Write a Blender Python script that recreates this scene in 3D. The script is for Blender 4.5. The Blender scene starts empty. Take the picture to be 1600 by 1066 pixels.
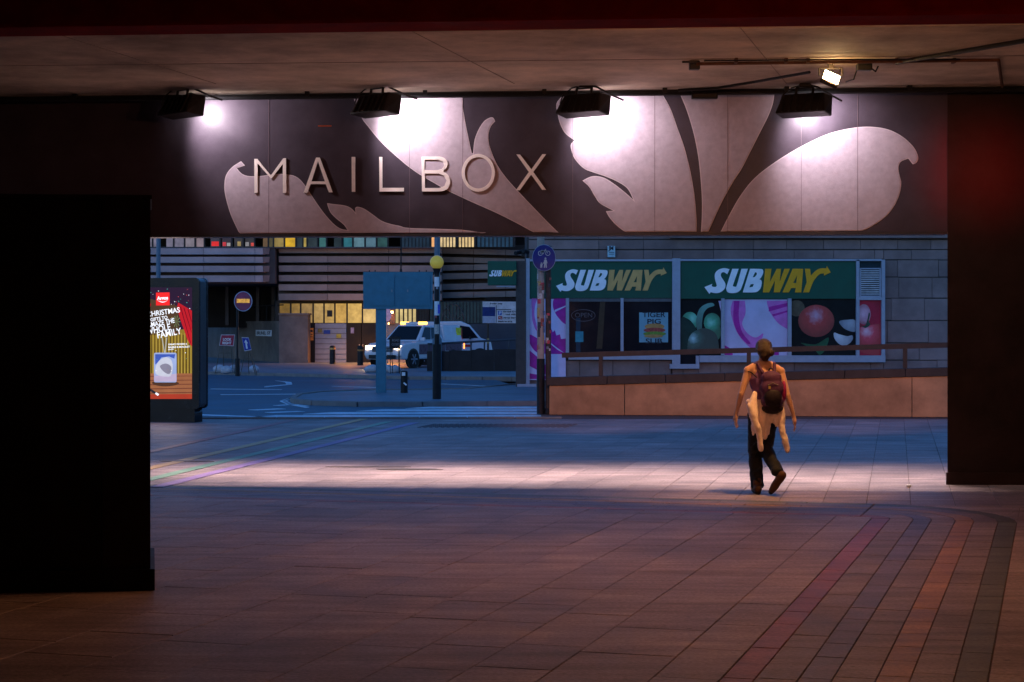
import bpy, math, random
from mathutils import Vector, Matrix
random.seed(7)
R = math.radians
SC = bpy.context.scene
COL = SC.collection

# ------------------------------------------------------------------ camera, sky, exposure
F, HOR, CX, H = 2900.0, 508.0, 800.0, 1.85      # focal length in photo pixels, horizon row, centre column, eye height
cd = bpy.data.cameras.new('camera'); cam = bpy.data.objects.new('camera', cd); COL.objects.link(cam)
cam.location = (0, 0, H); cam.rotation_euler = (R(90), 0, 0)
cd.sensor_width = 36; cd.lens = F / 1600 * 36; cd.shift_y = -(533 - HOR) / 1600
cd.clip_start = 0.1; cd.clip_end = 3000
SC.camera = cam
W = bpy.data.worlds.new('World'); SC.world = W; W.use_nodes = True
nt = W.node_tree; bg = nt.nodes['Background']
sky = nt.nodes.new('ShaderNodeTexSky'); sky.sky_type = 'NISHITA'; sky.sun_disc = False
sky.sun_elevation = R(9); sky.sun_rotation = R(200); sky.ozone_density = 6; sky.dust_density = 0.3
hs = nt.nodes.new('ShaderNodeMix'); hs.data_type = 'RGBA'; hs.blend_type = 'MULTIPLY'; hs.inputs[0].default_value = 1
nt.links.new(sky.outputs[0], hs.inputs[6]); hs.inputs[7].default_value = (0.80, 0.84, 0.95, 1)
nt.links.new(hs.outputs[2], bg.inputs[0]); bg.inputs[1].default_value = 0.15
SC.view_settings.view_transform = 'Standard'; SC.view_settings.look = 'None'
SC.view_settings.exposure = 1.0; SC.view_settings.gamma = 1.0; SC.view_settings.use_curve_mapping = False
SC.render.engine = 'CYCLES'
SC.cycles.use_denoising = True; SC.cycles.max_bounces = 6; SC.cycles.sample_clamp_indirect = 4
SC.cycles.caustics_reflective = False; SC.cycles.caustics_refractive = False

# ------------------------------------------------------------------ helpers
def P(px, py, d): return Vector(((px - CX) * d / F, d, H - (py - HOR) * d / F))
def GD(py, z=0.0): return (H - z) * F / (py - HOR)
def G(px, py, z=0.0):
    d = GD(py, z); return Vector(((px - CX) * d / F, d, z))

class Plane:
    def __init__(s, O, U):
        s.O = Vector(O); s.U = Vector(U).normalized(); s.V = Vector((0, 0, 1)); s.N = s.U.cross(s.V)
    def uv(s, px, py):
        D = Vector(((px - CX) / F, 1, (HOR - py) / F)); C = Vector((0, 0, H))
        t = (s.O - C).dot(s.N) / D.dot(s.N); p = C + D * t - s.O
        return (p.dot(s.U), p.z)
    def pt(s, u, v, n=0): return s.O + s.U * u + s.V * v + s.N * n
    def mat(s): return Matrix(((s.U.x, s.V.x, s.N.x, s.O.x), (s.U.y, s.V.y, s.N.y, s.O.y), (s.U.z, s.V.z, s.N.z, s.O.z), (0, 0, 0, 1)))

def props(o, label=None, cat=None, group=None, kind=None):
    if label: o['label'] = label
    if cat: o['category'] = cat
    if group: o['group'] = group
    if kind: o['kind'] = kind
    return o
def thing(name, label, cat, loc=(0, 0, 0), rz=0, group=None, kind=None):
    o = bpy.data.objects.new(name, None); COL.objects.link(o); o.empty_display_size = 0.1
    o.location = loc; o.rotation_euler = (0, 0, rz)
    return props(o, label, cat, group, kind)
WM = {}
def world_of(o): return WM.get(o.name, None) or (Matrix.Translation(o.location) @ o.rotation_euler.to_matrix().to_4x4())
def link(o, parent=None, local=False):
    """local: the mesh is written in its parent's space, otherwise in world space"""
    COL.objects.link(o); own = Matrix.Translation(o.location) @ o.rotation_euler.to_matrix().to_4x4()
    if parent is not None:
        pw = world_of(parent); o.parent = parent
        if not local: o.matrix_parent_inverse = pw.inverted(); WM[o.name] = own
        else: WM[o.name] = pw @ own
    else: WM[o.name] = own
    return o

class MB:
    def __init__(s): s.v = []; s.f = []
    def add(s, vs, fs):
        n = len(s.v); s.v += [tuple(x) for x in vs]; s.f += [tuple(i + n for i in f) for f in fs]; return s
    def box(s, c, sz, rz=0, M=None):
        x, y, z = sz[0] / 2, sz[1] / 2, sz[2] / 2; c = Vector(c)
        m = M if M is not None else Matrix.Rotation(rz, 3, 'Z')
        vs = [c + m @ Vector((i * x, j * y, k * z)) for k in (-1, 1) for j in (-1, 1) for i in (-1, 1)]
        return s.add(vs, [(0, 2, 3, 1), (4, 5, 7, 6), (0, 1, 5, 4), (2, 6, 7, 3), (0, 4, 6, 2), (1, 3, 7, 5)])
    def tube(s, p0, p1, r0, r1=None, n=10, cap=True):
        r1 = r0 if r1 is None else r1; p0 = Vector(p0); p1 = Vector(p1); d = (p1 - p0)
        if d.length < 1e-6: return s
        d.normalize(); a = Vector((0, 0, 1)) if abs(d.z) < .9 else Vector((1, 0, 0))
        u = d.cross(a).normalized(); w = d.cross(u)
        vs = []
        for p, r in ((p0, r0), (p1, r1)):
            for i in range(n):
                t = 2 * math.pi * i / n; vs.append(p + u * (r * math.cos(t)) + w * (r * math.sin(t)))
        fs = [(i, i + n, (i + 1) % n + n, (i + 1) % n) for i in range(n)]
        if cap: fs += [tuple(range(n)), tuple(range(2 * n - 1, n - 1, -1))]
        return s.add(vs, fs)
    def path(s, pts, r, n=8):
        for a, b in zip(pts, pts[1:]): s.tube(a, b, r, r, n)
        return s
    def ball(s, c, r, nu=14, nv=9, M=None):
        r = Vector(r) if not isinstance(r, (int, float)) else Vector((r, r, r)); c = Vector(c); vs = []
        for j in range(nv + 1):
            ph = math.pi * j / nv
            for i in range(nu):
                th = 2 * math.pi * i / nu
                q = Vector((r.x * math.sin(ph) * math.cos(th), r.y * math.sin(ph) * math.sin(th), r.z * math.cos(ph)))
                vs.append(c + (M @ q if M is not None else q))
        fs = [(j * nu + i, (j + 1) * nu + i, (j + 1) * nu + (i + 1) % nu, j * nu + (i + 1) % nu) for j in range(nv) for i in range(nu)]
        return s.add(vs, fs)
    def cap(s, p0, p1, r0, r1=None, n=12):          # tapered capsule for remeshed bodies
        r1 = r0 if r1 is None else r1
        s.tube(p0, p1, r0, r1, n); s.ball(p0, r0, n, 8); return s.ball(p1, r1, n, 8)
    def lathe(s, c, prof, n=20):
        c = Vector(c); vs = []; k = len(prof)
        for r, z in prof:
            for i in range(n):
                t = 2 * math.pi * i / n; vs.append(c + Vector((r * math.cos(t), r * math.sin(t), z)))
        fs = [(j * n + i, j * n + (i + 1) % n, (j + 1) * n + (i + 1) % n, (j + 1) * n + i) for j in range(k - 1) for i in range(n)]
        fs += [tuple(range(n - 1, -1, -1)), tuple(range((k - 1) * n, k * n))]
        return s.add(vs, fs)
    def prism(s, poly, z0, z1, ch=0):               # polygon (x,y) counter-clockwise; optional chamfer
        n = len(poly); rings = [[(x, y, z0) for x, y in poly]]
        if ch:
            cx = sum(p[0] for p in poly) / n; cy = sum(p[1] for p in poly) / n
            ins = []
            for x, y in poly:
                L = math.hypot(x - cx, y - cy) or 1; ins.append((x - (x - cx) / L * ch * 1.4, y - (y - cy) / L * ch * 1.4, z1))
            rings += [[(x, y, z1 - ch) for x, y in poly], ins]
        else: rings += [[(x, y, z1) for x, y in poly]]
        vs = [p for r in rings for p in r]; k = len(rings)
        fs = [(j * n + i, j * n + (i + 1) % n, (j + 1) * n + (i + 1) % n, (j + 1) * n + i) for j in range(k - 1) for i in range(n)]
        fs += [tuple(range(n - 1, -1, -1)), tuple(range((k - 1) * n, k * n))]
        return s.add(vs, fs)
    def hexa(s, b, t):                              # 4 bottom + 4 top points
        return s.add(list(b) + list(t), [(3, 2, 1, 0), (4, 5, 6, 7), (0, 1, 5, 4), (1, 2, 6, 5), (2, 3, 7, 6), (3, 0, 4, 7)])
    def mesh(s, name, m=None, smooth=False):
        me = bpy.data.meshes.new(name); me.from_pydata(s.v, [], s.f); me.update()
        if smooth: me.polygons.foreach_set('use_smooth', [True] * len(me.polygons))
        if m is not None: me.materials.append(m)
        return me
    def build(s, name, m, parent=None, bevel=0, smooth=False, local=False, **kw):
        o = bpy.data.objects.new(name, s.mesh(name, m, smooth)); link(o, parent, local)
        if bevel:
            b = o.modifiers.new('b', 'BEVEL'); b.width = bevel; b.segments = 2; b.limit_method = 'ANGLE'; b.angle_limit = R(40)
        props(o, **kw); return o
    def blob(s, name, m, parent, voxel=.01, smooth=4, local=True, **kw):
        o = s.build(name, m, parent, local=local, **kw)
        r = o.modifiers.new('r', 'REMESH'); r.mode = 'VOXEL'; r.voxel_size = voxel; r.use_smooth_shade = True
        if smooth:
            q = o.modifiers.new('s', 'SMOOTH'); q.iterations = smooth; q.factor = .5
        return o

def curve_mesh(name, loops, depth, offset=0.0):
    cu = bpy.data.curves.new(name, 'CURVE'); cu.dimensions = '2D'; cu.fill_mode = 'BOTH'; cu.extrude = depth / 2; cu.offset = offset
    for lp in loops:
        sp = cu.splines.new('POLY'); sp.points.add(len(lp) - 1); sp.use_cyclic_u = True
        for p, q in zip(sp.points, lp): p.co = (q[0], q[1], 0, 1)
    o = bpy.data.objects.new(name, cu); me = bpy.data.meshes.new_from_object(o)
    bpy.data.objects.remove(o); bpy.data.curves.remove(cu); return me
def flat(name, loops, pl, n0, depth, m, parent=None, offset=0.0, **kw):
    """flat shape lying on plane pl, its back n0 off the plane, depth thick"""
    me = curve_mesh(name, loops, depth, offset); me.name = name
    me.transform(pl.mat() @ Matrix.Translation((0, 0, n0 + depth / 2)))
    me.materials.clear(); me.materials.append(m)
    o = bpy.data.objects.new(name, me); link(o, parent); return props(o, **kw)
def text(body, pl, u, v, size, n0, m, parent, name='lettering', width=None, rot=0, bold=.0, align='LEFT', depth=.004, shear=0, **kw):
    cu = bpy.data.curves.new(name, 'FONT'); cu.body = body; cu.size = size; cu.extrude = depth / 2; cu.offset = bold; cu.align_x = align; cu.shear = shear
    o = bpy.data.objects.new(name, cu); me = bpy.data.meshes.new_from_object(o)
    bpy.data.objects.remove(o); bpy.data.curves.remove(cu); me.name = name
    if width and len(me.vertices):
        xs = [q.co.x for q in me.vertices]; me.transform(Matrix.Diagonal((width / (max(xs) - min(xs)), 1, 1, 1)))
    me.transform(pl.mat() @ Matrix.Translation((u, v, n0 + depth / 2)) @ Matrix.Rotation(rot, 4, 'Z'))
    me.materials.clear(); me.materials.append(m)
    ob = bpy.data.objects.new(name, me); link(ob, parent); return props(ob, **kw)
def rect(u0, v0, u1, v1): return [(u0, v0), (u1, v0), (u1, v1), (u0, v1)]
def ell(u, v, a, b, n=28, rot=0):
    c, s = math.cos(rot), math.sin(rot)
    return [(u + a * math.cos(t) * c - b * math.sin(t) * s, v + a * math.cos(t) * s + b * math.sin(t) * c) for t in [2 * math.pi * i / n for i in range(n)]]
def smooth_loop(pts, corners=(), k=5):
    """closed Catmull-Rom through pts; indices in corners stay sharp"""
    n = len(pts); out = []
    for i in range(n):
        p1, p2 = Vector(pts[i]), Vector(pts[(i + 1) % n])
        p0 = p1 if i in corners else Vector(pts[i - 1]); p3 = p2 if (i + 1) % n in corners else Vector(pts[(i + 2) % n])
        if i in corners and (i + 1) % n in corners: out.append(tuple(p1)); continue
        for j in range(k):
            t = j / k
            out.append(tuple(.5 * (2 * p1 + (p2 - p0) * t + (2 * p0 - 5 * p1 + 4 * p2 - p3) * t * t + (3 * p1 - p0 - 3 * p2 + p3) * t ** 3)))
    return out

def mat(name, c, rough=.7, var=.25, scale=6.0, bump=.0, bscale=40., metal=0., spec=.2, gum=0., emit=None, es=0., pieces=False, dirt=0.):
    m = bpy.data.materials.new(name); m.use_nodes = True; t = m.node_tree; b = t.nodes['Principled BSDF']; N = t.nodes.new; L = t.links.new
    b.inputs['Roughness'].default_value = rough; b.inputs['Metallic'].default_value = metal; b.inputs['Specular IOR Level'].default_value = spec
    co = N('ShaderNodeNewGeometry'); src = co.outputs['Position']
    no = N('ShaderNodeTexNoise'); no.inputs['Scale'].default_value = scale; no.inputs['Detail'].default_value = 8; no.inputs['Roughness'].default_value = .62
    L(src, no.inputs['Vector'])
    mr = N('ShaderNodeMapRange'); mr.inputs[1].default_value = .3; mr.inputs[2].default_value = .7; mr.inputs[3].default_value = 1 - var; mr.inputs[4].default_value = 1 + var
    L(no.outputs[0], mr.inputs[0]); val = mr.outputs[0]
    def mul(a, bb):
        q = N('ShaderNodeMath'); q.operation = 'MULTIPLY'; L(a, q.inputs[0])
        if isinstance(bb, float): q.inputs[1].default_value = bb
        else: L(bb, q.inputs[1])
        return q.outputs[0]
    if pieces:
        oi = N('ShaderNodeObjectInfo'); ge = N('ShaderNodeNewGeometry')
        ad = N('ShaderNodeMath'); ad.operation = 'ADD'; L(oi.outputs['Random'], ad.inputs[0]); L(ge.outputs['Random Per Island'], ad.inputs[1])
        fr = N('ShaderNodeMath'); fr.operation = 'FRACT'; L(ad.outputs[0], fr.inputs[0])
        m2 = N('ShaderNodeMapRange'); m2.inputs[3].default_value = 1 - pieces; m2.inputs[4].default_value = 1 + pieces; L(fr.outputs[0], m2.inputs[0])
        val = mul(val, m2.outputs[0])
    if dirt:
        n3 = N('ShaderNodeTexNoise'); n3.inputs['Scale'].default_value = scale * .17; n3.inputs['Detail'].default_value = 10; n3.inputs['Roughness'].default_value = .7; L(src, n3.inputs['Vector'])
        m3 = N('ShaderNodeMapRange'); m3.inputs[1].default_value = .42; m3.inputs[2].default_value = .62; m3.inputs[3].default_value = 1; m3.inputs[4].default_value = 1 - dirt; L(n3.outputs[0], m3.inputs[0])
        val = mul(val, m3.outputs[0])
    if gum:                                          # chewing gum spots, grain and long scuffs
        vo = N('ShaderNodeTexVoronoi'); vo.inputs['Scale'].default_value = 2.3; L(src, vo.inputs['Vector'])
        m4 = N('ShaderNodeMapRange'); m4.inputs[1].default_value = .035; m4.inputs[2].default_value = .06; m4.inputs[3].default_value = 1 - gum; m4.inputs[4].default_value = 1; L(vo.outputs['Distance'], m4.inputs[0]); val = mul(val, m4.outputs[0])
        n5 = N('ShaderNodeTexNoise'); n5.inputs['Scale'].default_value = 38; n5.inputs['Detail'].default_value = 4; L(src, n5.inputs['Vector'])
        m5 = N('ShaderNodeMapRange'); m5.inputs[1].default_value = .3; m5.inputs[2].default_value = .7; m5.inputs[3].default_value = .72; m5.inputs[4].default_value = 1.25; L(n5.outputs[0], m5.inputs[0]); val = mul(val, m5.outputs[0])
        mp = N('ShaderNodeMapping'); mp.inputs['Scale'].default_value = (.35, 2.6, 1); L(src, mp.inputs['Vector'])
        n6 = N('ShaderNodeTexNoise'); n6.inputs['Scale'].default_value = 1.6; n6.inputs['Detail'].default_value = 9; n6.inputs['Roughness'].default_value = .7; L(mp.outputs[0], n6.inputs['Vector'])
        m6 = N('ShaderNodeMapRange'); m6.inputs[1].default_value = .35; m6.inputs[2].default_value = .68; m6.inputs[3].default_value = .66; m6.inputs[4].default_value = 1.3; L(n6.outputs[0], m6.inputs[0]); val = mul(val, m6.outputs[0])
    mx = N('ShaderNodeMix'); mx.data_type = 'RGBA'; mx.blend_type = 'MULTIPLY'; mx.inputs[0].default_value = 1
    mx.inputs[6].default_value = (*c, 1); L(val, mx.inputs[7]); out = mx.outputs[2]
    L(out, b.inputs['Base Color'])
    if bump:
        nb = N('ShaderNodeTexNoise'); nb.inputs['Scale'].default_value = bscale; nb.inputs['Detail'].default_value = 6; L(src, nb.inputs['Vector'])
        bu = N('ShaderNodeBump'); bu.inputs['Strength'].default_value = bump; bu.inputs['Distance'].default_value = .01; L(nb.outputs[0], bu.inputs['Height']); L(bu.outputs[0], b.inputs['Normal'])
    rr = N('ShaderNodeMapRange'); rr.inputs[3].default_value = max(.02, rough - .12); rr.inputs[4].default_value = min(1, rough + .12); L(no.outputs[0], rr.inputs[0]); L(rr.outputs[0], b.inputs['Roughness'])
    if emit:
        mx2 = N('ShaderNodeMix'); mx2.data_type = 'RGBA'; mx2.blend_type = 'MULTIPLY'; mx2.inputs[0].default_value = 1; mx2.inputs[6].default_value = (*emit, 1); L(val, mx2.inputs[7])
        L(mx2.outputs[2], b.inputs['Emission Color']); b.inputs['Emission Strength'].default_value = es
    return m
def glow(name, c, s=1.0, var=.0): return mat(name, tuple(x * .1 for x in c), .5, var, 3, emit=c, es=s)
MATS = {}
def M_(key, *a, **k):
    if key not in MATS: MATS[key] = mat(key, *a, **k)
    return MATS[key]
def lamp(name, kind, loc, color, energy, parent=None, target=None, **k):
    l = bpy.data.lights.new(name, kind); l.color = color; l.energy = energy
    for a, b in k.items(): setattr(l, a, b)
    o = bpy.data.objects.new(name, l); o.location = loc
    if target is not None: o.rotation_euler = (Vector(target) - Vector(loc)).to_track_quat('-Z', 'Y').to_euler()
    link(o, parent); return o
def copy_tree(o, parent=None):
    c = o.copy(); COL.objects.link(c); c.parent = parent
    for ch in o.children: copy_tree(ch, c)
    return c
def clip(poly, a, b, c):                            # keep a*x+b*y >= c
    out = []
    for i in range(len(poly)):
        p, q = poly[i - 1], poly[i]; dp = a * p[0] + b * p[1] - c; dq = a * q[0] + b * q[1] - c
        if (dp >= 0) != (dq >= 0):
            t = dp / (dp - dq); out.append((p[0] + (q[0] - p[0]) * t, p[1] + (q[1] - p[1]) * t))
        if dq >= 0: out.append(q)
    return out
def area(poly): return .5 * sum(poly[i - 1][0] * poly[i][1] - poly[i][0] * poly[i - 1][1] for i in range(len(poly)))

# common materials
CONC = M_('concrete', (.30, .27, .25), .85, .22, 3, .25, 30, dirt=.35)
BLACK = M_('black_metal', (.012, .012, .014), .45, .3, 12, .05)
DARK = M_('dark_paint', (.014, .008, .008), .6, .4, 4, .1, dirt=.3)
GREYM = M_('grey_metal', (.22, .24, .27), .4, .15, 9, metal=.3)
WHITE = M_('white_paint', (.75, .75, .75), .5, .1, 9)
JOINT = M_('joint', (.12, .09, .08), .95, .3, 20)
RUBBER = M_('rubber', (.015, .015, .016), .8, .2, 20)

# ------------------------------------------------------------------ ground, road, paving
def sheet(name, poly, z, m, thick=.3, **kw):
    return MB().prism(poly, z - thick, z, 0).build(name, m, kind='structure', **kw)
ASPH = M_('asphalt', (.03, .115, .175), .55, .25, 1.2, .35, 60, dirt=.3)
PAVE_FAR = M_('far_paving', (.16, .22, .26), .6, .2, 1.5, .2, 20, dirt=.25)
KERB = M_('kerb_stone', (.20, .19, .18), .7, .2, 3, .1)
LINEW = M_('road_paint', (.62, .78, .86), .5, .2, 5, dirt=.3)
sheet('ground', [(-900, -300), (900, -300), (900, 2500), (-900, 2500)], -.16, M_('earth', (.06, .06, .055), .9, .3, .5), .5, label='dark open ground running out to the horizon')
RZ, PZ = -.03, .06
KY = 36.4                                           # kerb line where the plaza meets the road
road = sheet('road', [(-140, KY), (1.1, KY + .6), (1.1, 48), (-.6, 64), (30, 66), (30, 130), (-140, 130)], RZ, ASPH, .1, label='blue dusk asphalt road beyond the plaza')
plaza = sheet('plaza_pavement', [(-16, -13), (16, -13), (16, 64), (.6, 64), (.6, KY + .6), (-16, KY)], -.008, JOINT, .25, label='rainbow striped slab paving of the underpass plaza')
SLAB = M_('slab', (.33, .265, .25), .58, .16, 2.2, .3, 45, pieces=.12, dirt=.38, gum=.5)
STR = {'red': M_('slab_red', (.27, .11, .095), .55, .25, 4, .25, 45, pieces=.12, gum=.3), 'blue': M_('slab_blue', (.17, .14, .16), .55, .25, 4, .25, 45, pieces=.12, gum=.3),
       'gold': M_('slab_gold', (.33, .19, .085), .55, .25, 4, .25, 45, pieces=.12, gum=.3), 'green': M_('slab_green', (.12, .125, .095), .55, .25, 4, .25, 45, pieces=.12, gum=.3),
       'violet': M_('slab_violet', (.19, .12, .26), .55, .25, 4, .25, 45, pieces=.12, gum=.3)}
SLABD = M_('slab_between', (.26, .21, .195), .58, .16, 2.2, .3, 45, pieces=.12, dirt=.38, gum=.5)
TH1 = math.atan(845 / F); TH2 = math.atan(600 / F)
def frame2(th): return Vector((math.sin(th), math.cos(th))), Vector((math.cos(th), -math.sin(th)))
a1, b1 = frame2(TH1); a2, b2 = frame2(TH2)
def st(p, a, b): q = Vector((p[0], p[1])); return q.dot(a), q.dot(b)
def xy(s, t, a, b): q = a * s + b * t; return (q.x, q.y)
_, tR = st(G(1122, 1066), a1, b1)                   # inner edge of the red stripe
sR, _ = st(G(1300, 806), a1, b1)
pieces = []                                         # (polygon, material)
GAP = .005
def inset(poly, g):
    n = len(poly); cx = sum(p[0] for p in poly) / n; cy = sum(p[1] for p in poly) / n
    out = []
    for x, y in poly:
        L = math.hypot(x - cx, y - cy); k = max(0, (L - g * 1.3)) / L if L else 0
        out.append((cx + (x - cx) * k, cy + (y - cy) * k))
    return out
BW = [(0, .17, 'red'), (.17, .39, None), (.39, .56, 'blue'), (.56, .78, None), (.78, .95, 'gold'), (.95, 1.17, None), (1.17, 1.34, 'green')]
OUT = 1.34; R0 = .12
# the L-shaped rainbow bands
def lpath(o, sv):                                   # point on the L at offset o; sv = running length along the inner edge
    arc = R0 * math.pi / 2; L1 = 14.0
    tc, sc = tR - R0, sR - R0
    if sv < L1: return xy(sc - (L1 - sv), tR + o, a1, b1)
    if sv < L1 + arc:
        al = (sv - L1) / R0; r = R0 + o; return xy(sc + r * math.sin(al), tc + r * math.cos(al), a1, b1)
    return xy(sR + o, tc - (sv - L1 - arc), a1, b1)
for o0, o1, c in BW:
    sv = 2.0 + random.random() * .4
    while sv < 29:
        L1, arc = 14.0, R0 * math.pi / 2
        if sv < L1 - .05: nx = min(sv + random.uniform(.42, .66), L1)
        elif sv < L1 + arc - .01: nx = L1 + arc
        else: nx = sv + random.uniform(.5, .9)
        k = 6 if L1 - .01 <= sv < L1 + arc - .01 else 1
        pin = [lpath(o0 + GAP * .6, sv + GAP * .4 + (nx - sv - GAP * .8) * i / k) for i in range(k + 1)]; pout = [lpath(o1 - GAP * .6, sv + GAP * .4 + (nx - sv - GAP * .8) * i / k) for i in range(k + 1)]
        poly = pin + pout[::-1]
        if area(poly) < 0: poly = poly[::-1]
        pieces.append((poly, STR[c] if c else SLABD)); sv = nx
def course_fill(a, b, s0, s1, t0, t1, clips, seed):
    rnd = random.Random(seed); t = t0
    while t < t1:
        w = min(rnd.choice((.44, .45, .46, .56)), t1 - t); s = s0 - rnd.random() * .8
        while s < s1:
            L = rnd.choice((.75, .9, .9, 1.05, 1.2)); q = [(s + GAP / 2, t + GAP / 2), (s + L - GAP / 2, t + GAP / 2), (s + L - GAP / 2, t + w - GAP / 2), (s + GAP / 2, t + w - GAP / 2)]
            poly = [xy(u, v, a, b) for u, v in q]
            for c in clips: poly = clip(poly, *c) if len(poly) > 2 else []
            if len(poly) > 2:
                if area(poly) < 0: poly = poly[::-1]
                if area(poly) > .02: pieces.append((poly, SLAB))
            s += L
        t += w
cr_ = [lpath(OUT + .004, 14.0 + R0 * math.pi / 2 * i / 8) for i in range(9)]; kx = xy(sR + OUT, tR + OUT, a1, b1)
for i in range(0, 8, 2):
    q_ = [kx, cr_[i], cr_[i + 1], cr_[i + 2]]; q_ = q_ if area(q_) > 0 else q_[::-1]
    if area(q_) > .002: pieces.append((q_, SLAB))
course_fill(a1, b1, 2.0, sR - .004, tR - 11, tR - .003, [(-a1.x, -a1.y, -(sR - .003))], 3)
course_fill(a1, b1, 2.0, sR + OUT, tR + OUT + .003, tR + OUT + 4.5, [(-a1.x, -a1.y, -(sR + OUT - .003))], 4)
course_fill(a2, b2, 15, 41, -15, 9, [(a1.x, a1.y, sR + OUT + .003), (0, -1, -KY + .3 - .35)], 5)
def inview(poly):
    n = len(poly); x = sum(p[0] for p in poly) / n; y = sum(p[1] for p in poly) / n
    if y < 6.5 or y > 41: return None
    px = CX + F * x / y; py = HOR + F * H / y
    if px < -250 or px > 1850: return None
    hid = px < 225 or (px > 1485 and y > 21.6) or py > 1066 or px > 1600
    return area(poly) / y ** 3 * (0.01 if hid else 1), hid
vis = []
for poly, m in pieces:
    r = inview(poly)
    if r: vis.append((r[0], poly, m))
vis.sort(key=lambda q: -q[0])
NSL = 0; rest = {}
stripes_n = 0
for sc_, poly, m in vis:
    cx = sum(p[0] for p in poly) / len(poly); cy = sum(p[1] for p in poly) / len(poly)
    loc = [(x - cx, y - cy) for x, y in poly]; dz = random.uniform(-.0015, .0015)
    if NSL < 290:
        NSL += 1
        o = bpy.data.objects.new('paving_slab', MB().prism(loc, -.03, 0, .004).mesh('paving_slab', m)); o.location = (cx, cy, dz); o.rotation_euler = (random.uniform(-.0015, .0015), random.uniform(-.0015, .0015), 0)
        link(o, plaza)
    else:
        b = rest.setdefault(m.name, (MB(), m))[0]; k = random.uniform(-.0015, .0015)
        b.prism(poly, -.03, k, .004)
for k, (b, m) in rest.items(): b.build('paving_slabs', m, plaza, kind='stuff')
# coloured lines on the far side of the plaza, laid as thin inlays along the slabs
for c, p0, p1 in (('red', (150, 727), (468, 656)), ('gold', (150, 754), (575, 655)), ('green', (190, 763), (615, 659)), ('violet', (255, 762), (655, 661))):
    A, B = G(*p0), G(*p1); d = (B - A).normalized(); n = Vector((d.y, -d.x, 0)); L = (B - A).length; s = 0
    b = MB()
    while s < L:
        e = min(s + random.uniform(.5, .8), L); q = [A + d * (s + .004), A + d * (e - .004), A + d * (e - .004) - n * .17, A + d * (s + .004) - n * .17]
        b.prism([(x.x, x.y) for x in q], .003, .0065); s = e
    b.build('inlay_stripe', M_('inlay_' + c, {'red': (.32, .11, .11), 'gold': (.50, .33, .13), 'green': (.17, .32, .21), 'violet': (.26, .18, .36)}[c], .5, .2, 4, dirt=.2), plaza, kind='stuff')
# dropped grating by the crossing, broken slab cracks and a puddle-dark patch
GRAT = M_('tactile', (.10, .10, .11), .6, .2, 8)
b = MB()
A = G(655, 668)
for i in range(9):
    for j in range(26):
        b.box((A.x + j * .105 - (j * .0) + i * .03, A.y + i * .13, .004), (.06, .06, .012))
b.build('tactile_studs', GRAT, plaza, kind='stuff')
WET = M_('patch_repair', (.10, .08, .05), .5, .4, 8)
for px, py, w, d_ in ((292, 721, .55, .22), (640, 734, .62, .25), (575, 730, .8, .08)):
    c = G(px, py); MB().prism([(c.x + x * w, c.y + y * d_) for x, y in ((-.6, -.3), (.1, -.5), (.7, -.35), (.5, .4), (-.2, .5), (-.7, .25))], .003, .007).build('mortar_patch', WET, plaza)
# kerbs
def kerb(pts, z=.0, w=.14, name='kerb', parent=None, h=.12, m=KERB):
    o = []
    for A, B in zip(pts, pts[1:]):
        A = Vector((A[0], A[1], 0)); B = Vector((B[0], B[1], 0)); L = (B - A).length; n = max(1, int(L / .9)); d = (B - A) / n; rz = math.atan2(d.y, d.x)
        for i in range(n):
            c = A + d * (i + .5); MB().box((c.x, c.y, z - h / 2), (d.length - .01, w, h + .04), rz).build('kerbstone', m, parent, bevel=.012)
kerb([(-16, KY), (1.0, KY + .55)], .006, parent=plaza, h=.06)
# traffic island
isl = [G(x, y) for x, y in ((458, 626), (468, 620), (500, 616), (560, 613.5), (640, 612.5), (730, 611), (812, 603), (850, 603), (850, 632), (760, 632.5), (660, 633.5), (560, 633.5), (490, 631.5), (464, 629))]
ip = [(p.x, p.y) for p in isl]
if area(ip) < 0: ip = ip[::-1]
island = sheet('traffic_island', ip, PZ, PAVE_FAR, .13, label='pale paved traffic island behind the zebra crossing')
kerb(ip + ip[:1], PZ + .008, .15, parent=island, h=.13)
# far pavement and left corner pavement
fp = [G(x, y) for x, y in ((455, 588.5), (560, 590), (640, 592), (700, 592.5))]
far = sheet('far_pavement', [(-60, 128), (-40, 90), (fp[0].x - 6, 72.5), (fp[0].x, fp[0].y + 1), (fp[2].x, fp[2].y), (-1.0, 63.5), (4, 63), (30, 63), (30, 128)], PZ, PAVE_FAR, .13, label='far footway in front of the concrete car park')
kerb([(-60, 128), (-40, 90), (fp[0].x - 6, 72.5), (fp[0].x, fp[0].y + 1), (fp[2].x, fp[2].y), (-1.0, 63.5), (4, 63)], PZ + .008, .15, parent=far, h=.13)
cp = [(-30, 51.5), (-12.6, 52.0), (-11.4, 53.0), (-11.0, 54.2), (-11.6, 56.2), (-13.5, 58.5), (-30, 60)]
cpav = sheet('corner_pavement', cp, PZ, PAVE_FAR, .13, label='corner pavement carrying the temporary road signs')
kerb(cp, PZ + .008, .15, parent=cpav, h=.13)
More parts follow.
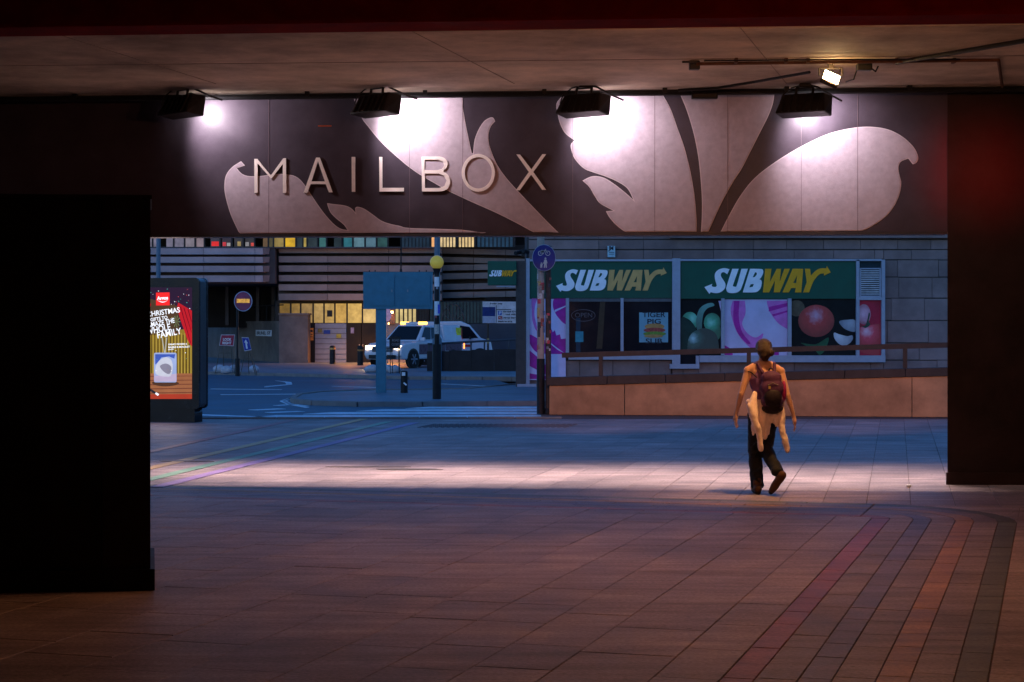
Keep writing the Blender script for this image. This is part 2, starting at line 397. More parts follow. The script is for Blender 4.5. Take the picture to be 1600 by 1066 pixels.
# zebra bars and other road paint
for i in range(4):
    y0 = 37.75 + i * 1.33; MB().prism([(-4.9 + i * 1.0 - .5, y0), (1.0, y0 + .05), (1.0, y0 + .92), (-4.9 + i * 1.0, y0 + .87)], RZ, RZ + .006).build('zebra_bar', LINEW, road)
def line(p0, p1, w):
    A, B = G(*p0, z=RZ), G(*p1, z=RZ); d = (B - A).normalized(); n = Vector((-d.y, d.x, 0)) * w / 2
    MB().prism([(q.x, q.y) for q in (A - n, B - n, B + n, A + n)], RZ, RZ + .006).build('road_line', LINEW, road)
for l in (((300, 648), (410, 652), .3), ((345, 617), (465, 616), .25), ((330, 608), (440, 609), .12), ((432, 634), (462, 632), .2), ((395, 641), (440, 639), .3), ((420, 645), (470, 643), .3), ((520, 604), (600, 606), .12), ((690, 600), (770, 604), .12)): line(*l)
for k in (0, .35):                                   # double lines curling round the island tip and the corner
    pts = [(x, y) for x, y in ((480, 635 + k * 6), (452, 631 + k * 3), (445 - k * 14, 627), (456, 621.5), (480, 617.5))]
    for q0, q1 in zip(pts, pts[1:]): line(q0, q1, .1)
    pts = [(415, 604 + k * 3), (450 + k * 12, 601), (448 + k * 14, 597.5), (432, 595)]
    for q0, q1 in zip(pts, pts[1:]): line(q0, q1, .1)

# ------------------------------------------------------------------ the underpass shell
dR = GD(757); dL = dR * (HOR - 362) / (HOR - 367)
fR = Vector(((1480 - CX) * dR / F, dR, 0)); fL = Vector(((230 - CX) * dL / F, dL, 0))
FP = Plane(fL, fR - fL)                             # fascia face; u=0 at its left visible end
FU = FP.U
zb = H + (HOR - 362) * dR / F; zt = 4.57
def fbox(u0, u1, n0, n1, z0, z1):                   # box in the fascia's frame, n towards the camera
    b = [FP.pt(u0, z0, n0), FP.pt(u1, z0, n0), FP.pt(u1, z0, n1), FP.pt(u0, z0, n1)]; t = [p + Vector((0, 0, z1 - z0)) for p in b]
    return MB().hexa(b[::-1], t[::-1])
SOFF = M_('soffit_concrete', (.60, .47, .35), .8, .28, 1.6, .3, 18, dirt=.55)
b = MB().hexa([(-12, -13, 4.60), (12, -13, 4.60), (12, 21.62, 4.60), (-12, 23.4, 4.60)][::1], [(-12, -13, 5.4), (12, -13, 5.4), (12, 21.62, 5.4), (-12, 23.4, 5.4)])
ceil = b.build('ceiling', SOFF, kind='structure', label='stained concrete soffit over the underpass')
MB().box((-11.9, 4, 2.3), (.4, 34, 4.6)).build('wall_left', DARK, kind='structure', label='dark side wall on the left of the underpass')
MB().box((10.4, 4, 2.3), (.4, 34, 4.6)).build('wall_right', DARK, kind='structure', label='dark side wall on the right of the underpass')
MB().box((0, -13.2, 2.3), (24, .4, 4.6)).build('sky_block_wall', DARK, kind='structure', label='dark unseen wall added behind the viewer to keep sky light out')  # added out of view so no sky light enters from behind
# shutter board marks on the soffit
for yy in (15.2, 17.3, 19.3):
    MB().box((0, yy, 4.598), (20, .006, .006), -.07).build('board_joint', M_('soffit_joint', (.26, .20, .16), .9), ceil)
for xx in (-4.3, -.9, 2.2, 5.4):
    MB().box((xx, 17.5, 4.597), (.006, 7.5, .006), -.25).build('board_joint', M_('soffit_joint', (.26, .20, .16), .9), ceil)
# red ceiling beam across the top of the view
zB = H + (HOR - 33) * 13.5 / F
t = thing('ceiling_beam', 'dark red painted steel beam across the top of the view', 'beam', (0, 13.5, zB))
RED = M_('red_beam_paint', (.30, .010, .008), .8, .25, 5, .05, spec=.05)
A = Vector((-8, 14.16, zB)); B = Vector((8, 12.84, zB)); rz = math.atan2(B.y - A.y, B.x - A.x)
MB().box((0, 13.5 + .2, (zB + 4.6) / 2), (18, .05, 4.6 - zB - .03), rz).build('web', RED, t)
MB().box((0, 13.5 + .2, zB + .0125), (18, .42, .025), rz).build('lower_flange', RED, t)
MB().box((0, 13.5 + .2, 4.585), (18, .42, .025), rz).build('upper_flange', RED, t)

# ------------------------------------------------------------------ fascia with the big leaf graphic
fa = thing('fascia_sign', 'long dark purple fascia with pale leaf graphic and raised cream capitals', 'sign', FP.pt(4.7, zb))
VINYL = M_('plum_vinyl', (.060, .047, .066), .38, .18, 3, .12, 90, dirt=.12)
PETAL = M_('lilac_vinyl', (.47, .39, .47), .5, .10, 14, .25, 120, dirt=.08)
EDGE = M_('pale_edge_vinyl', (.68, .57, .63), .45, .05, 8)
LET = M_('cream_letter', (.92, .82, .80), .4, .08, 10)
fbox(-6.5, (fR - fL).length + .28, -.35, 0, zb, zt).build('beam_panel', VINYL, fa)
fbox(-6.5, (fR - fL).length, -.30, .012, zb - .03, zb - .001).build('bottom_trim', M_('trim', (.05, .045, .05), .4, .1), fa)
fbox(-6.5, (fR - fL).length + 3, -.1, .16, zt - .0, zt + .029).build('top_trim', CONC, fa)
for px in (420, 640, 723, 895, 1023, 1137, 1252, 1340):  # sheet seams
    u, _ = FP.uv(px, 250); fbox(u - .002, u + .002, .0045, .0055, zb + .01, zt - .01).build('sheet_seam', M_('seam', (.14, .10, .12), .5, .1), fa)
def zm(x0, y0, k, pts): return [(x0 + x * k, y0 + y * k) for x, y in pts]
z6 = lambda p: zm(340, 150, .2063, p); z7 = lambda p: zm(640, 140, .2158, p); z8 = lambda p: zm(860, 140, .2158, p); zA = lambda p: zm(1080, 140, .25, p)
leaves = [
 (z6([(170, 1052), (100, 900), (60, 760), (52, 680), (65, 600), (110, 540), (178, 495), (207, 527), (145, 548), (185, 590), (240, 608), (330, 606), (440, 592), (530, 595), (590, 610), (640, 650), (700, 735), (760, 825), (820, 905), (880, 970), (930, 1005), (985, 1017), (955, 975), (900, 930), (860, 890), (840, 850), (830, 813), (880, 820), (960, 830), (1010, 850), (1045, 885), (1042, 850), (1060, 840), (1110, 855), (1170, 895), (1240, 945), (1310, 970), (1380, 985)]) + z7([(0, 1003), (300, 1012), (430, 1022), (560, 1045)]), (0, 6, 7, 8, 21, 26, 30, 31, 41)),
 (z6([(1020, -8), (1085, 155), (1150, 245), (1220, 330), (1300, 410), (1390, 490)]) + z7([(0, 565), (80, 620), (200, 690), (280, 735), (440, 810), (620, 890), (780, 970), (915, 1045), (1087, 1045), (1000, 960), (870, 825), (780, 730), (700, 640), (640, 555), (600, 470), (575, 390), (572, 320), (590, 265), (620, 230), (605, 205), (580, 205), (540, 230), (500, 290), (470, 370), (460, 465), (450, 460), (430, 370), (400, 220), (385, 120), (382, 34)]), (0, 13, 14, 24, 30, 31, 35)),
 (z8([(100, 36), (45, 100), (55, 190), (75, 260), (110, 320), (175, 368), (150, 395), (150, 430), (175, 500), (240, 570), (310, 600), (400, 630), (490, 670), (560, 720), (600, 798), (540, 745), (470, 690), (400, 645), (340, 628), (290, 632), (232, 660), (280, 705), (320, 770), (360, 825), (455, 877), (402, 882), (430, 930), (480, 985), (555, 1043), (1058, 1043), (1058, 950), (1045, 780), (1015, 600), (970, 420), (920, 280), (870, 140), (810, 33)]), (0, 5, 14, 20, 24, 25, 28, 29, 36)),
 (z8([(938, 33), (990, 160), (1040, 330), (1075, 520), (1095, 750), (1097, 900), (1090, 1043), (1140, 1043), (1180, 950), (1250, 800), (1330, 660)]) + zA([(320, 488), (370, 390), (430, 270), (480, 170), (510, 90), (520, 25)]), (0, 6, 7, 16)),
 (zA([(183, 892), (240, 780), (310, 660), (400, 550), (530, 450), (680, 360), (850, 280), (1000, 242), (1120, 233), (1230, 250), (1320, 295), (1390, 360), (1418, 420), (1410, 455), (1385, 468), (1357, 432), (1310, 452), (1295, 490), (1303, 540), (1313, 590), (1300, 660), (1265, 735), (1210, 800), (1130, 855), (1060, 887)]), (0, 14, 15, 24))]
for pts, cor in leaves:
    uv = [FP.uv(*p) for p in smooth_loop(pts, cor)]
    uv = [(u, min(max(v, zb + .012), zt - .006)) for u, v in uv]
    flat('leaf_outline', [uv], FP, .0005, .0015, EDGE, fa)
    flat('leaf', [uv], FP, .0025, .0015, PETAL, fa, offset=-.008)
def ring(cx, cy, rx, ry, n=40): return [(cx + rx * math.cos(2 * math.pi * i / n), cy + ry * math.sin(2 * math.pi * i / n)) for i in range(n)]
letters = [
 ('M', [z6([(277, 475), (305, 475), (405, 600), (497, 470), (523, 470), (525, 738), (493, 738), (493, 525), (408, 634), (308, 520), (308, 738), (278, 738)])]),
 ('A', [z6([(745, 465), (778, 465), (878, 734), (843, 734), (818, 672), (708, 672), (683, 738), (648, 738)]), z6([(762, 505), (810, 645), (716, 645)])]),
 ('I', [z6([(1013, 460), (1047, 460), (1047, 730), (1015, 730)])]),
 ('L', [z6([(1222, 460), (1252, 460), (1252, 694), (1415, 694), (1415, 727), (1224, 729)])]),
 ('B', [z7([(85, 485), (190, 482)]) + smooth_loop(z7([(220, 483), (255, 495), (278, 530), (270, 570), (248, 592), (280, 615), (297, 660), (285, 710), (255, 735), (215, 742)]), (0, 9), 4)[:-1] + z7([(215, 742), (88, 742)]), z7([(112, 512), (205, 512), (240, 525), (248, 550), (235, 572), (200, 582), (112, 582)]), z7([(115, 612), (210, 612), (245, 625), (265, 660), (250, 697), (215, 711), (115, 711)])]),
 ('O', [ring(*z7([(498, 604)])[0], 123 * .2158, 140 * .2158), ring(*z7([(498, 604)])[0], 95 * .2158, 110 * .2158)]),
 ('X', [z7([(768, 468), (802, 468), (882, 574), (960, 466), (995, 466), (900, 598), (995, 730), (958, 730), (880, 622), (800, 733), (765, 733), (860, 598)])])]
for ch, loops in letters:
    flat('letter', [[FP.uv(*p) for p in lp] for lp in loops], FP, .006, .012, LET, fa, offset=-.005, label='raised cream letter ' + ch)
# small orange spray mark above the letters
flat('paint_mark', [[FP.uv(*p) for p in ((497, 196), (518, 196), (518, 198), (497, 198))]], FP, .001, .002, M_('orange_mark', (.35, .06, .02), .6), fa)

# ------------------------------------------------------------------ pillars and the near block
t = thing('pillar', 'wide black pillar with a red glow, right of the opening', 'pillar', FP.pt((fR - fL).length + 1.6, 0))
uR = (fR - fL).length
_sp = [(uR + .3, -.9), (uR + 4.6, -.9), (uR + 4.6, .02), (uR, .02)]
MB().hexa([FP.pt(u, 0, n) for u, n in _sp][::-1], [FP.pt(u, 4.59, n) for u, n in _sp][::-1]).build('shaft', M_('pillar_paint', (.028, .016, .016), .55, .35, 2.5, .2, 25, dirt=.3), t)
_sp = [(uR + .28, -.88), (uR + 4.62, -.88), (uR + 4.62, .05), (uR - .02, .05)]
MB().hexa([FP.pt(u, 0, n) for u, n in _sp][::-1], [FP.pt(u, .14, n) for u, n in _sp][::-1]).build('plinth', M_('pillar_plinth', (.03, .016, .016), .6, .3, 5, .2), t)
t = thing('pillar', 'black pillar at the left end of the fascia behind the near block', 'pillar', FP.pt(-3.5, 0))
fbox(-5.6, -1.4, -.9, .02, 0, zb - .04).build('shaft', DARK, t)
fbox(-5.62, -1.38, -.92, .05, 0, .14).build('plinth', DARK, t)
cB = G(235, 922)
dw = Vector((-1, -.125, 0)).normalized()
t = thing('partition_block', 'tall black block standing nearest on the left', 'wall', (cB.x - 1, cB.y, 0))
zT = H + (HOR - 305) * cB.y / F
nb = Vector((cB.x, cB.y, 0)).normalized()
def blk(l, dep, z0, z1, e=0):
    c = cB - dw * e - nb * e; b_ = [c, c + dw * (l + 2 * e), c + dw * (l + 2 * e) + nb * (dep + 2 * e), c + nb * (dep + 2 * e)]
    return MB().hexa([Vector((p.x, p.y, z0)) for p in b_][::1], [Vector((p.x, p.y, z1)) for p in b_])
blk(.33, 1.2, .15, zT - .03).build('end_post', M_('post_brown', (.02, .009, .008), .5, .3, 4), t)
cB2 = cB; cB = cB + dw * .332
blk(4.2, 1.2, .15, zT - .035, -.004).build('panel', DARK, t)
cB = cB2
blk(4.55, 1.2, .0, .149, .03).build('plinth', DARK, t)
blk(4.55, 1.2, zT - .029, zT, .01).build('coping', DARK, t)

# ------------------------------------------------------------------ floodlights on the fascia
HOUS = M_('flood_housing', (.02, .017, .017), .5, .3, 12, .1)
LENS = mat('flood_lens', (.6, .6, .6), .2, 0, emit=(1, .93, .95), es=3)
FL_E = 9.5
FLC = (1.0, .87, .90)
floods = [((283, 163), (360, 183), 1.0, 'black floodlight farthest left on the fascia above letter M'), ((587, 161), (655, 190), .9, 'black floodlight over the gap before letter B'),
          ((911, 161), (955, 195), .9, 'black floodlight right of the letter X'), ((1256, 161), (1283, 190), 1.1, 'black floodlight lit amber by the bright lamp, rightmost of the row')]
for (c, aim, k, lab) in floods:
    pl = Plane(FP.O + FP.N * .55, FP.U); cu, cv = pl.uv(*c); C = pl.pt(cu, cv)
    tu, tv = FP.uv(*aim); T = FP.pt(tu, tv)
    dr = (T - C); dr.z = -.10; dr.normalize(); sd = dr.cross(Vector((0, 0, 1))).normalized(); up = sd.cross(dr)
    t = thing('floodlight', lab, 'floodlight', C, group='floodlights hung along the fascia')
    w, hh, dp = .30, .14, .13
    Q = lambda a, b_, c_: C + sd * a + dr * b_ + up * c_
    MB().hexa([Q(-w, -dp, -hh), Q(w, -dp, -hh), Q(w, dp, -hh), Q(-w, dp, -hh)], [Q(-w * .8, -dp * .3, hh * .75), Q(w * .8, -dp * .3, hh * .75), Q(w, dp, hh * .75), Q(-w, dp, hh * .75)]).build('housing', HOUS, t, bevel=.02)
    for i in range(6):
        x = -w * .7 + i * w * .28; MB().hexa([Q(x - .006, -dp - .02, -hh * .9), Q(x + .006, -dp - .02, -hh * .9), Q(x + .006, -dp + .03, -hh * .9), Q(x - .006, -dp + .03, -hh * .9)], [Q(x - .006, -dp * .3 - .03, hh * .6), Q(x + .006, -dp * .3 - .03, hh * .6), Q(x + .006, 0, hh * .6), Q(x - .006, 0, hh * .6)]).build('cooling_fin', HOUS, t)
    MB().hexa([Q(-w * .85, dp + .001, -hh * .85), Q(w * .85, dp + .001, -hh * .85), Q(w * .85, dp + .008, -hh * .85), Q(-w * .85, dp + .008, -hh * .85)], [Q(-w * .85, dp + .001, hh * .6), Q(w * .85, dp + .001, hh * .6), Q(w * .85, dp + .008, hh * .6), Q(-w * .85, dp + .008, hh * .6)]).build('lens', LENS, t)
    MB().path([Q(-.1, 0, hh * .7), Q(-.1, 0, hh * .7 + .08), Q(.1, 0, hh * .7 + .08), Q(.1, 0, hh * .7)], .016).build('bracket', HOUS, t)
    top = Q(0, 0, hh * .7 + .08); MB().box((top.x, top.y, (top.z + 4.6) / 2), (.13, .1, 4.6 - top.z)).build('mounting_box', HOUS, t, bevel=.01)
    MB().path([Q(.05, 0, hh + .07), Q(.14, .05, hh + .05), Q(.27, .2, hh - .02), Q(.33, .34, hh - .04)], .012).build('support_arm', HOUS, t)
    MB().path([Q(-.05, 0, hh + .07), Q(-.14, -.05, hh + .03), Q(-.22, -.1, hh - .06), Q(-.25, -.1, -.02)], .008).build('cable', HOUS, t)
    S = Q(0, dp + .03, 0)
    lamp('flood_lamp', 'SPOT', S, FLC, FL_E * k * 6, t, T + Vector((0, 0, -.12)), spot_size=R(128), spot_blend=.55, shadow_soft_size=.09)

# the amber work lamp under the soffit
pp0 = G(1195, 772); A = P(1299, 121, 19.4); t = thing('soffit_lamp', 'blazing amber work lamp fixed under the soffit at upper right', 'lamp', A)
Mx = (Matrix.Rotation(R(24), 3, 'Y') @ Matrix.Rotation(R(-38), 3, 'X'))
AMB = mat('amber_lens', (.8, .6, .3), .3, 0, emit=(1, .80, .42), es=22)
MB().box(A + Mx @ Vector((0, .035, 0)), (.19, .06, .15), M=Mx).build('housing', HOUS, t, bevel=.01)
MB().box(A + Mx @ Vector((0, -.002, 0)), (.17, .01, .125), M=Mx).build('lens', AMB, t)
MB().path([A + Vector((-.12, .04, .02)), A + Vector((-.12, .05, .1)), A + Vector((.12, .05, .1)), A + Vector((.12, .04, .02))], .01).build('bracket', HOUS, t)
MB().box((A.x, A.y + .05, (A.z + .1 + 4.6) / 2), (.05, .05, max(.02, 4.6 - A.z - .1))).build('mounting_stem', HOUS, t)
lamp('amber_light', 'SPOT', A + Mx @ Vector((0, -.06, -.02)), (1, .47, .15), 620, t, Vector((pp0.x, pp0.y, 1.1)), spot_size=R(52), spot_blend=1, shadow_soft_size=.07)
lamp('amber_spill', 'POINT', A + Mx @ Vector((0, -.09, -.03)), (1, .50, .16), 3.5, t, shadow_soft_size=.06)
# conduits, junction boxes and cables on the soffit
RUST = M_('rusty_conduit', (.10, .045, .025), .6, .35, 14)
def S_(px, py, z=4.56): d = (z - H) * F / (HOR - py); return Vector(((px - CX) * d / F, d, z))
t = thing('conduit', 'rusty conduit run fixed along the soffit at upper right', 'pipe', S_(1320, 98))
MB().path([S_(1088, 100), S_(1320, 97), S_(1560, 94)], .018).build('pipe', RUST, t)
MB().path([S_(1100, 95), S_(1320, 93), S_(1500, 93)], .009).build('cable', BLACK, t)
MB().path([S_(1560, 94), S_(1566, 135, 4.55)], .018).build('drop_pipe', RUST, t)
for px in (1150, 1228, 1262, 1400, 1490): MB().box(S_(px, 97.5) + Vector((0, 0, .015)), (.03, .10, .05)).build('clip', RUST, t)
t = thing('junction_box', 'small black junction box ending the rusty conduit', 'box', S_(1085, 100))
MB().box(S_(1085, 101) + Vector((0, 0, -.01)), (.11, .1, .09)).build('body', BLACK, t, bevel=.01); MB().box(S_(1078, 97), (.16, .02, .02)).build('cable_gland', BLACK, t)
t = thing('junction_box', 'small black junction box right of the amber lamp', 'box', S_(1350, 104))
MB().box(S_(1350, 104) + Vector((0, 0, -.01)), (.16, .1, .07)).build('body', BLACK, t, bevel=.01)
MB().path([S_(1340, 106), S_(1334, 124, 4.42), S_(1322, 128, 4.44)], .008).build('lead', BLACK, t); MB().path([S_(1360, 106), S_(1368, 112, 4.5), S_(1372, 104)], .008).build('lead', BLACK, t)
t = thing('cable', 'thick black cable slanting over the soffit at the right edge', 'cable', S_(1500, 80))
MB().path([S_(1700, 48), S_(1600, 64), S_(1500, 81), S_(1400, 98)], .024).build('sheath', BLACK, t)
t = thing('cable', 'black cable slanting from the amber lamp to the long pipe', 'cable', S_(1200, 122))
MB().path([S_(1265, 113), S_(1180, 128), S_(1120, 138, 4.52), S_(1060, 141, 4.52)], .016).build('sheath', BLACK, t)
t = thing('service_pipe', 'long black service pipe running above the whole fascia', 'pipe', FP.pt(4, 4.55, .3))
MB().tube(FP.pt(-6, 4.545, .27), FP.pt(12, 4.545, .27), .035).build('pipe', BLACK, t)
for i in range(12): MB().box(FP.pt(-5 + i * 1.4, 4.575, .27), (.05, .09, .06)).build('pipe_clip', BLACK, t)
MB().box(FP.pt(*[FP.uv(1100, 141)[0], 4.52, .27]), (.3, .1, .1)).build('pipe_box', BLACK, t, bevel=.01)
# red up-lighter for the right pillar and added unseen lamps that brighten floor and ceiling
RC = FP.pt(uR + .95, 3.3, .9)
t = thing('spot_lamp', 'small black spot lamp under the soffit throwing red light on the pillar', 'lamp', (5.3, 14.1, 4.33))
LP = Vector((5.3, 14.1, 4.33)); MB().tube(LP + Vector((0, -.06, .01)), LP + Vector((0, .08, -.015)), .05).build('housing', HOUS, t); MB().tube(LP + Vector((0, 0, .05)), (LP.x, LP.y, 4.6), .012).build('stem', HOUS, t)
lamp('red_light', 'SPOT', LP + Vector((0, .1, -.02)), (1, .02, .015), 750, t, FP.pt(FP.uv(1541, 262)[0], FP.uv(1541, 262)[1], .02), spot_size=R(11), spot_blend=1.0, shadow_soft_size=.45)
for i, (x, y) in enumerate(((2.8, 14.15), (.9, 14.3), (2.8, 8.5))):
    t = thing('fill_lamp', ('unseen warm fill lamp added behind the red beam on the right', 'unseen warm fill lamp added behind the red beam at the centre', 'unseen warm fill lamp added above the viewer')[i], 'lamp', (x, y, 4.5), group='added unseen fill lamps')
    zl = 4.25 if y > 12 else 4.5; MB().lathe((x, y, zl), [(.10, 0), (.13, .03), (.13, .08), (.02, .1), (.02, 4.6 - zl)]).build('housing', HOUS, t); MB().lathe((x, y, zl - .03), [(.03, 0), (.08, .015), (.09, .028)]).build('diffuser', mat('dim_diffuser', (.5, .3, .2), .4, 0, emit=(1, .4, .25), es=1.5), t)
    lamp('fill_light', 'POINT', (x + .0, y + .17, zl), (1, .42, .19), (76, 40, 17)[i], t, shadow_soft_size=.06)
# downlights hung behind the fascia: they make the bright strip under it
STRIP = mat('strip_diffuser', (.8, .7, .65), .4, 0, emit=(1, .8, .72), es=6)
for i in range(5):
    u = .6 + i * 2.1; C = FP.pt(u, 4.30, -.95)
    t = thing('downlight', 'linear downlight behind the fascia, ' + ('first', 'second', 'third', 'fourth', 'fifth')[i] + ' from the left', 'lamp', C, group='downlights behind the fascia')
    q = FP.pt(u, 4.36, -.95); rz = math.atan2(FU.y, FU.x)
    MB().box(q, (1.7, .18, .09), rz).build('housing', HOUS, t, bevel=.01); MB().box(q - Vector((0, 0, .05)), (1.6, .13, .01), rz).build('diffuser', STRIP, t)
    MB().box(FP.pt(u, 4.36, -.62), (.06, .60, .05), rz).build('bracket', HOUS, t)
    l = lamp('strip_light', 'AREA', q - Vector((0, 0, .06)), (1, .72, .65), 27, t, q - Vector((0, 0, 3)) + Vector((0, .42, 0)), shape='RECTANGLE', size=1.6, size_y=.12, spread=R(64))
    l.rotation_euler = (0, 0, rz)

# ------------------------------------------------------------------ the shop building beyond the ramp
DS = 54.0
SP = Plane((0, DS, 0), (1, 0, 0))
def srect(x0, y0, x1, y1): (a, b), (c, d) = SP.uv(x0, y1), SP.uv(x1, y0); return rect(a, b, c, d)
BLOCK = M_('stone_block', (.23, .165, .155), .75, .2, 1.6, .25, 12, pieces=.14, dirt=.3)
ALU = M_('window_frame', (.30, .34, .42), .45, .1, 6, metal=.1)
GREEN = M_('sign_green', (.004, .08, .05), .4, .1, 3)
SWHITE = M_('sign_white', (.82, .86, .9), .4, .08, 5)
SYEL = M_('sign_yellow', (.80, .36, .01), .4, .08, 5)
SYEL2 = M_('sign_faded_yellow', (.62, .37, .12), .45, .1, 5)
GLASS = M_('shop_glass', (.012, .012, .016), .12, .3, 1)
shop = thing('shop_building', 'stone block building with green shop signs and food posters', 'building', (4, DS, 0))
x0w, x1w = SP.uv(823, 500)[0], 16.0
b = MB().box(((x0w + x1w) / 2, DS + 4.2, 3.6), (x1w - x0w, 8, 7.2)); b.build('wall_core', M_('wall_core', (.06, .06, .06), .9, .2), shop)
# openings in pixels where no block is laid
opens = [(820, 408, 1051, 562), (1051, 405, 1382, 566), (1049, 555, 1092, 576)]
def laid(x0, y0, x1, y1):
    out = [(x0, y0, x1, y1)]
    for a, b_, c, d in opens:
        nw = []
        for (p, q, r, s_) in out:
            if r <= a or p >= c or s_ <= b_ or q >= d: nw.append((p, q, r, s_)); continue
            if p < a: nw.append((p, q, a, s_))
            if r > c: nw.append((c, q, r, s_))
            if q < b_: nw.append((max(p, a), q, min(r, c), b_))
            if s_ > d: nw.append((max(p, a), d, min(r, c), s_))
        out = nw
    return out
rows = [280, 306, 332, 359, 374, 390, 406, 433, 466, 501, 536, 563, 590, 617]
for i, (ya, yb) in enumerate(zip(rows, rows[1:])):
    x = 826 - (i % 2) * 30
    while x < 1640:
        w = random.choice((52, 58, 62, 64)) if x > 1040 or yb > 560 else random.choice((70, 110))
        for (p, q, r, s_) in laid(max(x, 826), ya, x + w, yb):
            if r - p > 3 and s_ - q > 3:
                (u0, v0), (u1, v1) = SP.uv(p, s_), SP.uv(r, q); g = .008; dep = random.uniform(.055, .07)
                MB().box(((u0 + u1) / 2, DS + .2 - dep / 2, (v0 + v1) / 2), (u1 - u0 - .014, dep, v1 - v0 - (.035 if random.random() < .8 else .02))).build('wall_block', BLOCK, shop)
        x += w
# projecting coursing right of px 1048 above the second sign
(u0, v0), (u1, v1) = SP.uv(1047, 372), SP.uv(1640, 364)
MB().box(((u0 + u1) / 2, DS + .04, (v0 + v1) / 2), (u1 - u0, .22, v1 - v0)).build('string_course', BLOCK, shop)
def bar(x0, y0, x1, y1, n0=-.02, n1=.10, m=ALU, name='window_frame', par=None):
    (u0, v0), (u1, v1) = SP.uv(x0, y1), SP.uv(x1, y0)
    return MB().box(((u0 + u1) / 2, DS - (n0 + n1) / 2, (v0 + v1) / 2), (u1 - u0, n1 - n0, v1 - v0)).build(name, m, par or shop)
def window(x0, y0, x1, y1, m=GLASS, lab=None):
    o = bar(x0, y0, x1, y1, -.06, -.03, m, 'window_pane'); 
    if lab: o['label'] = lab
    return o
# frames
bar(806, 408, 821, 606, -.1, .14, M_('corner_post', (.07, .055, .05), .6, .2), 'corner_post')
bar(822, 404, 827.5, 600); bar(1050, 404, 1062.5, 570); bar(1376.5, 406, 1382, 566)
bar(884, 466, 889, 553); bar(969.5, 466, 974, 553); bar(1126.5, 466.5, 1131.5, 555); bar(1230.5, 466.5, 1236, 560); bar(1337, 406, 1342, 560)
bar(888, 553, 1050, 562); bar(1092.5, 555.5, 1382, 566, -.02, .14, ALU, 'window_sill'); bar(1046, 569, 1092, 576, -.02, .14, ALU, 'window_sill'); bar(1087, 556, 1092, 569)
bar(1062.5, 405, 1376.5, 408); bar(828, 405.5, 1050, 408.5); bar(1342, 464.5, 1376.5, 469)
bar(808, 600, 838, 606, -.02, .16, ALU, 'window_sill')
def print_mat(key, c0, c1, hx, hz, r, c2=None):      # printed picture: two tones spreading from a spot in metres
    m = bpy.data.materials.new(key); m.use_nodes = True; t = m.node_tree; N = t.nodes.new; L = t.links.new; bs = t.nodes['Principled BSDF']; bs.inputs['Roughness'].default_value = .35
    co = N('ShaderNodeTexCoord'); d = N('ShaderNodeVectorMath'); d.operation = 'DISTANCE'; L(co.outputs['Object'], d.inputs[0]); d.inputs[1].default_value = (hx, DS, hz)
    no = N('ShaderNodeTexNoise'); no.inputs['Scale'].default_value = 9; no.inputs['Detail'].default_value = 6; L(co.outputs['Object'], no.inputs['Vector'])
    ad = N('ShaderNodeMath'); ad.operation = 'MULTIPLY_ADD'; L(no.outputs[0], ad.inputs[0]); ad.inputs[1].default_value = r * .5; L(d.outputs['Value'], ad.inputs[2])
    mr = N('ShaderNodeMapRange'); mr.inputs[1].default_value = r * .25; mr.inputs[2].default_value = r * 1.25; L(ad.outputs[0], mr.inputs[0])
    cr = N('ShaderNodeValToRGB'); cr.color_ramp.elements[0].color = (*c0, 1); cr.color_ramp.elements[1].color = (*c1, 1)
    if c2: e = cr.color_ramp.elements.new(.5); e.color = (*c2, 1)
    L(mr.outputs[0], cr.inputs[0]); L(cr.outputs[0], bs.inputs['Base Color']); return m
def shape(par, pts, lvl, m, sm=True, cor=(), name='printed_shape'):
    pts = smooth_loop(pts, cor) if sm else pts
    return flat(name, [[SP.uv(*p) for p in pts]], SP, -.029 + lvl * .004, .003, m, par)
def hot(px, py): u, v = SP.uv(px, py); return u, v
# left onion poster
pw = M_('onion_white', (.62, .55, .80), .4, .12, 2); pm = M_('onion_purple', (.42, .02, .30), .4, .25, 4)
pl_ = M_('onion_pale_purple', (.60, .16, .52), .4, .2, 4)
z4 = lambda p: zm(810, 460, .1625, p)
w1 = window(827.5, 467, 884, 594, pw, 'purple and white onion poster in the leftmost window')
shape(w1, z4([(130, 40), (180, 40), (160, 110), (155, 200), (175, 300), (190, 360), (160, 330), (135, 250), (128, 150)]), 0, pl_)
shape(w1, z4([(350, 40), (456, 40), (456, 290), (420, 265), (360, 190), (332, 110)]), 0, pm, True, (1, 2))
shape(w1, z4([(348, 150), (456, 108), (456, 118), (350, 172)]), 1, pw, False)
shape(w1, z4([(270, 330), (310, 315), (330, 365), (350, 345), (365, 395), (400, 385), (410, 430), (456, 425), (456, 575), (380, 520), (290, 450)]), 0, pm, False)
shape(w1, z4([(108, 388), (180, 420), (270, 450), (380, 535), (456, 572), (390, 575), (300, 572), (180, 560), (108, 470)]), 0, pm)
shape(w1, z4([(108, 540), (180, 600), (280, 700), (280, 780), (108, 690)]), 0, pm, False)
shape(w1, z4([(108, 760), (290, 790), (290, 815), (108, 815)]), 0, pm, False)
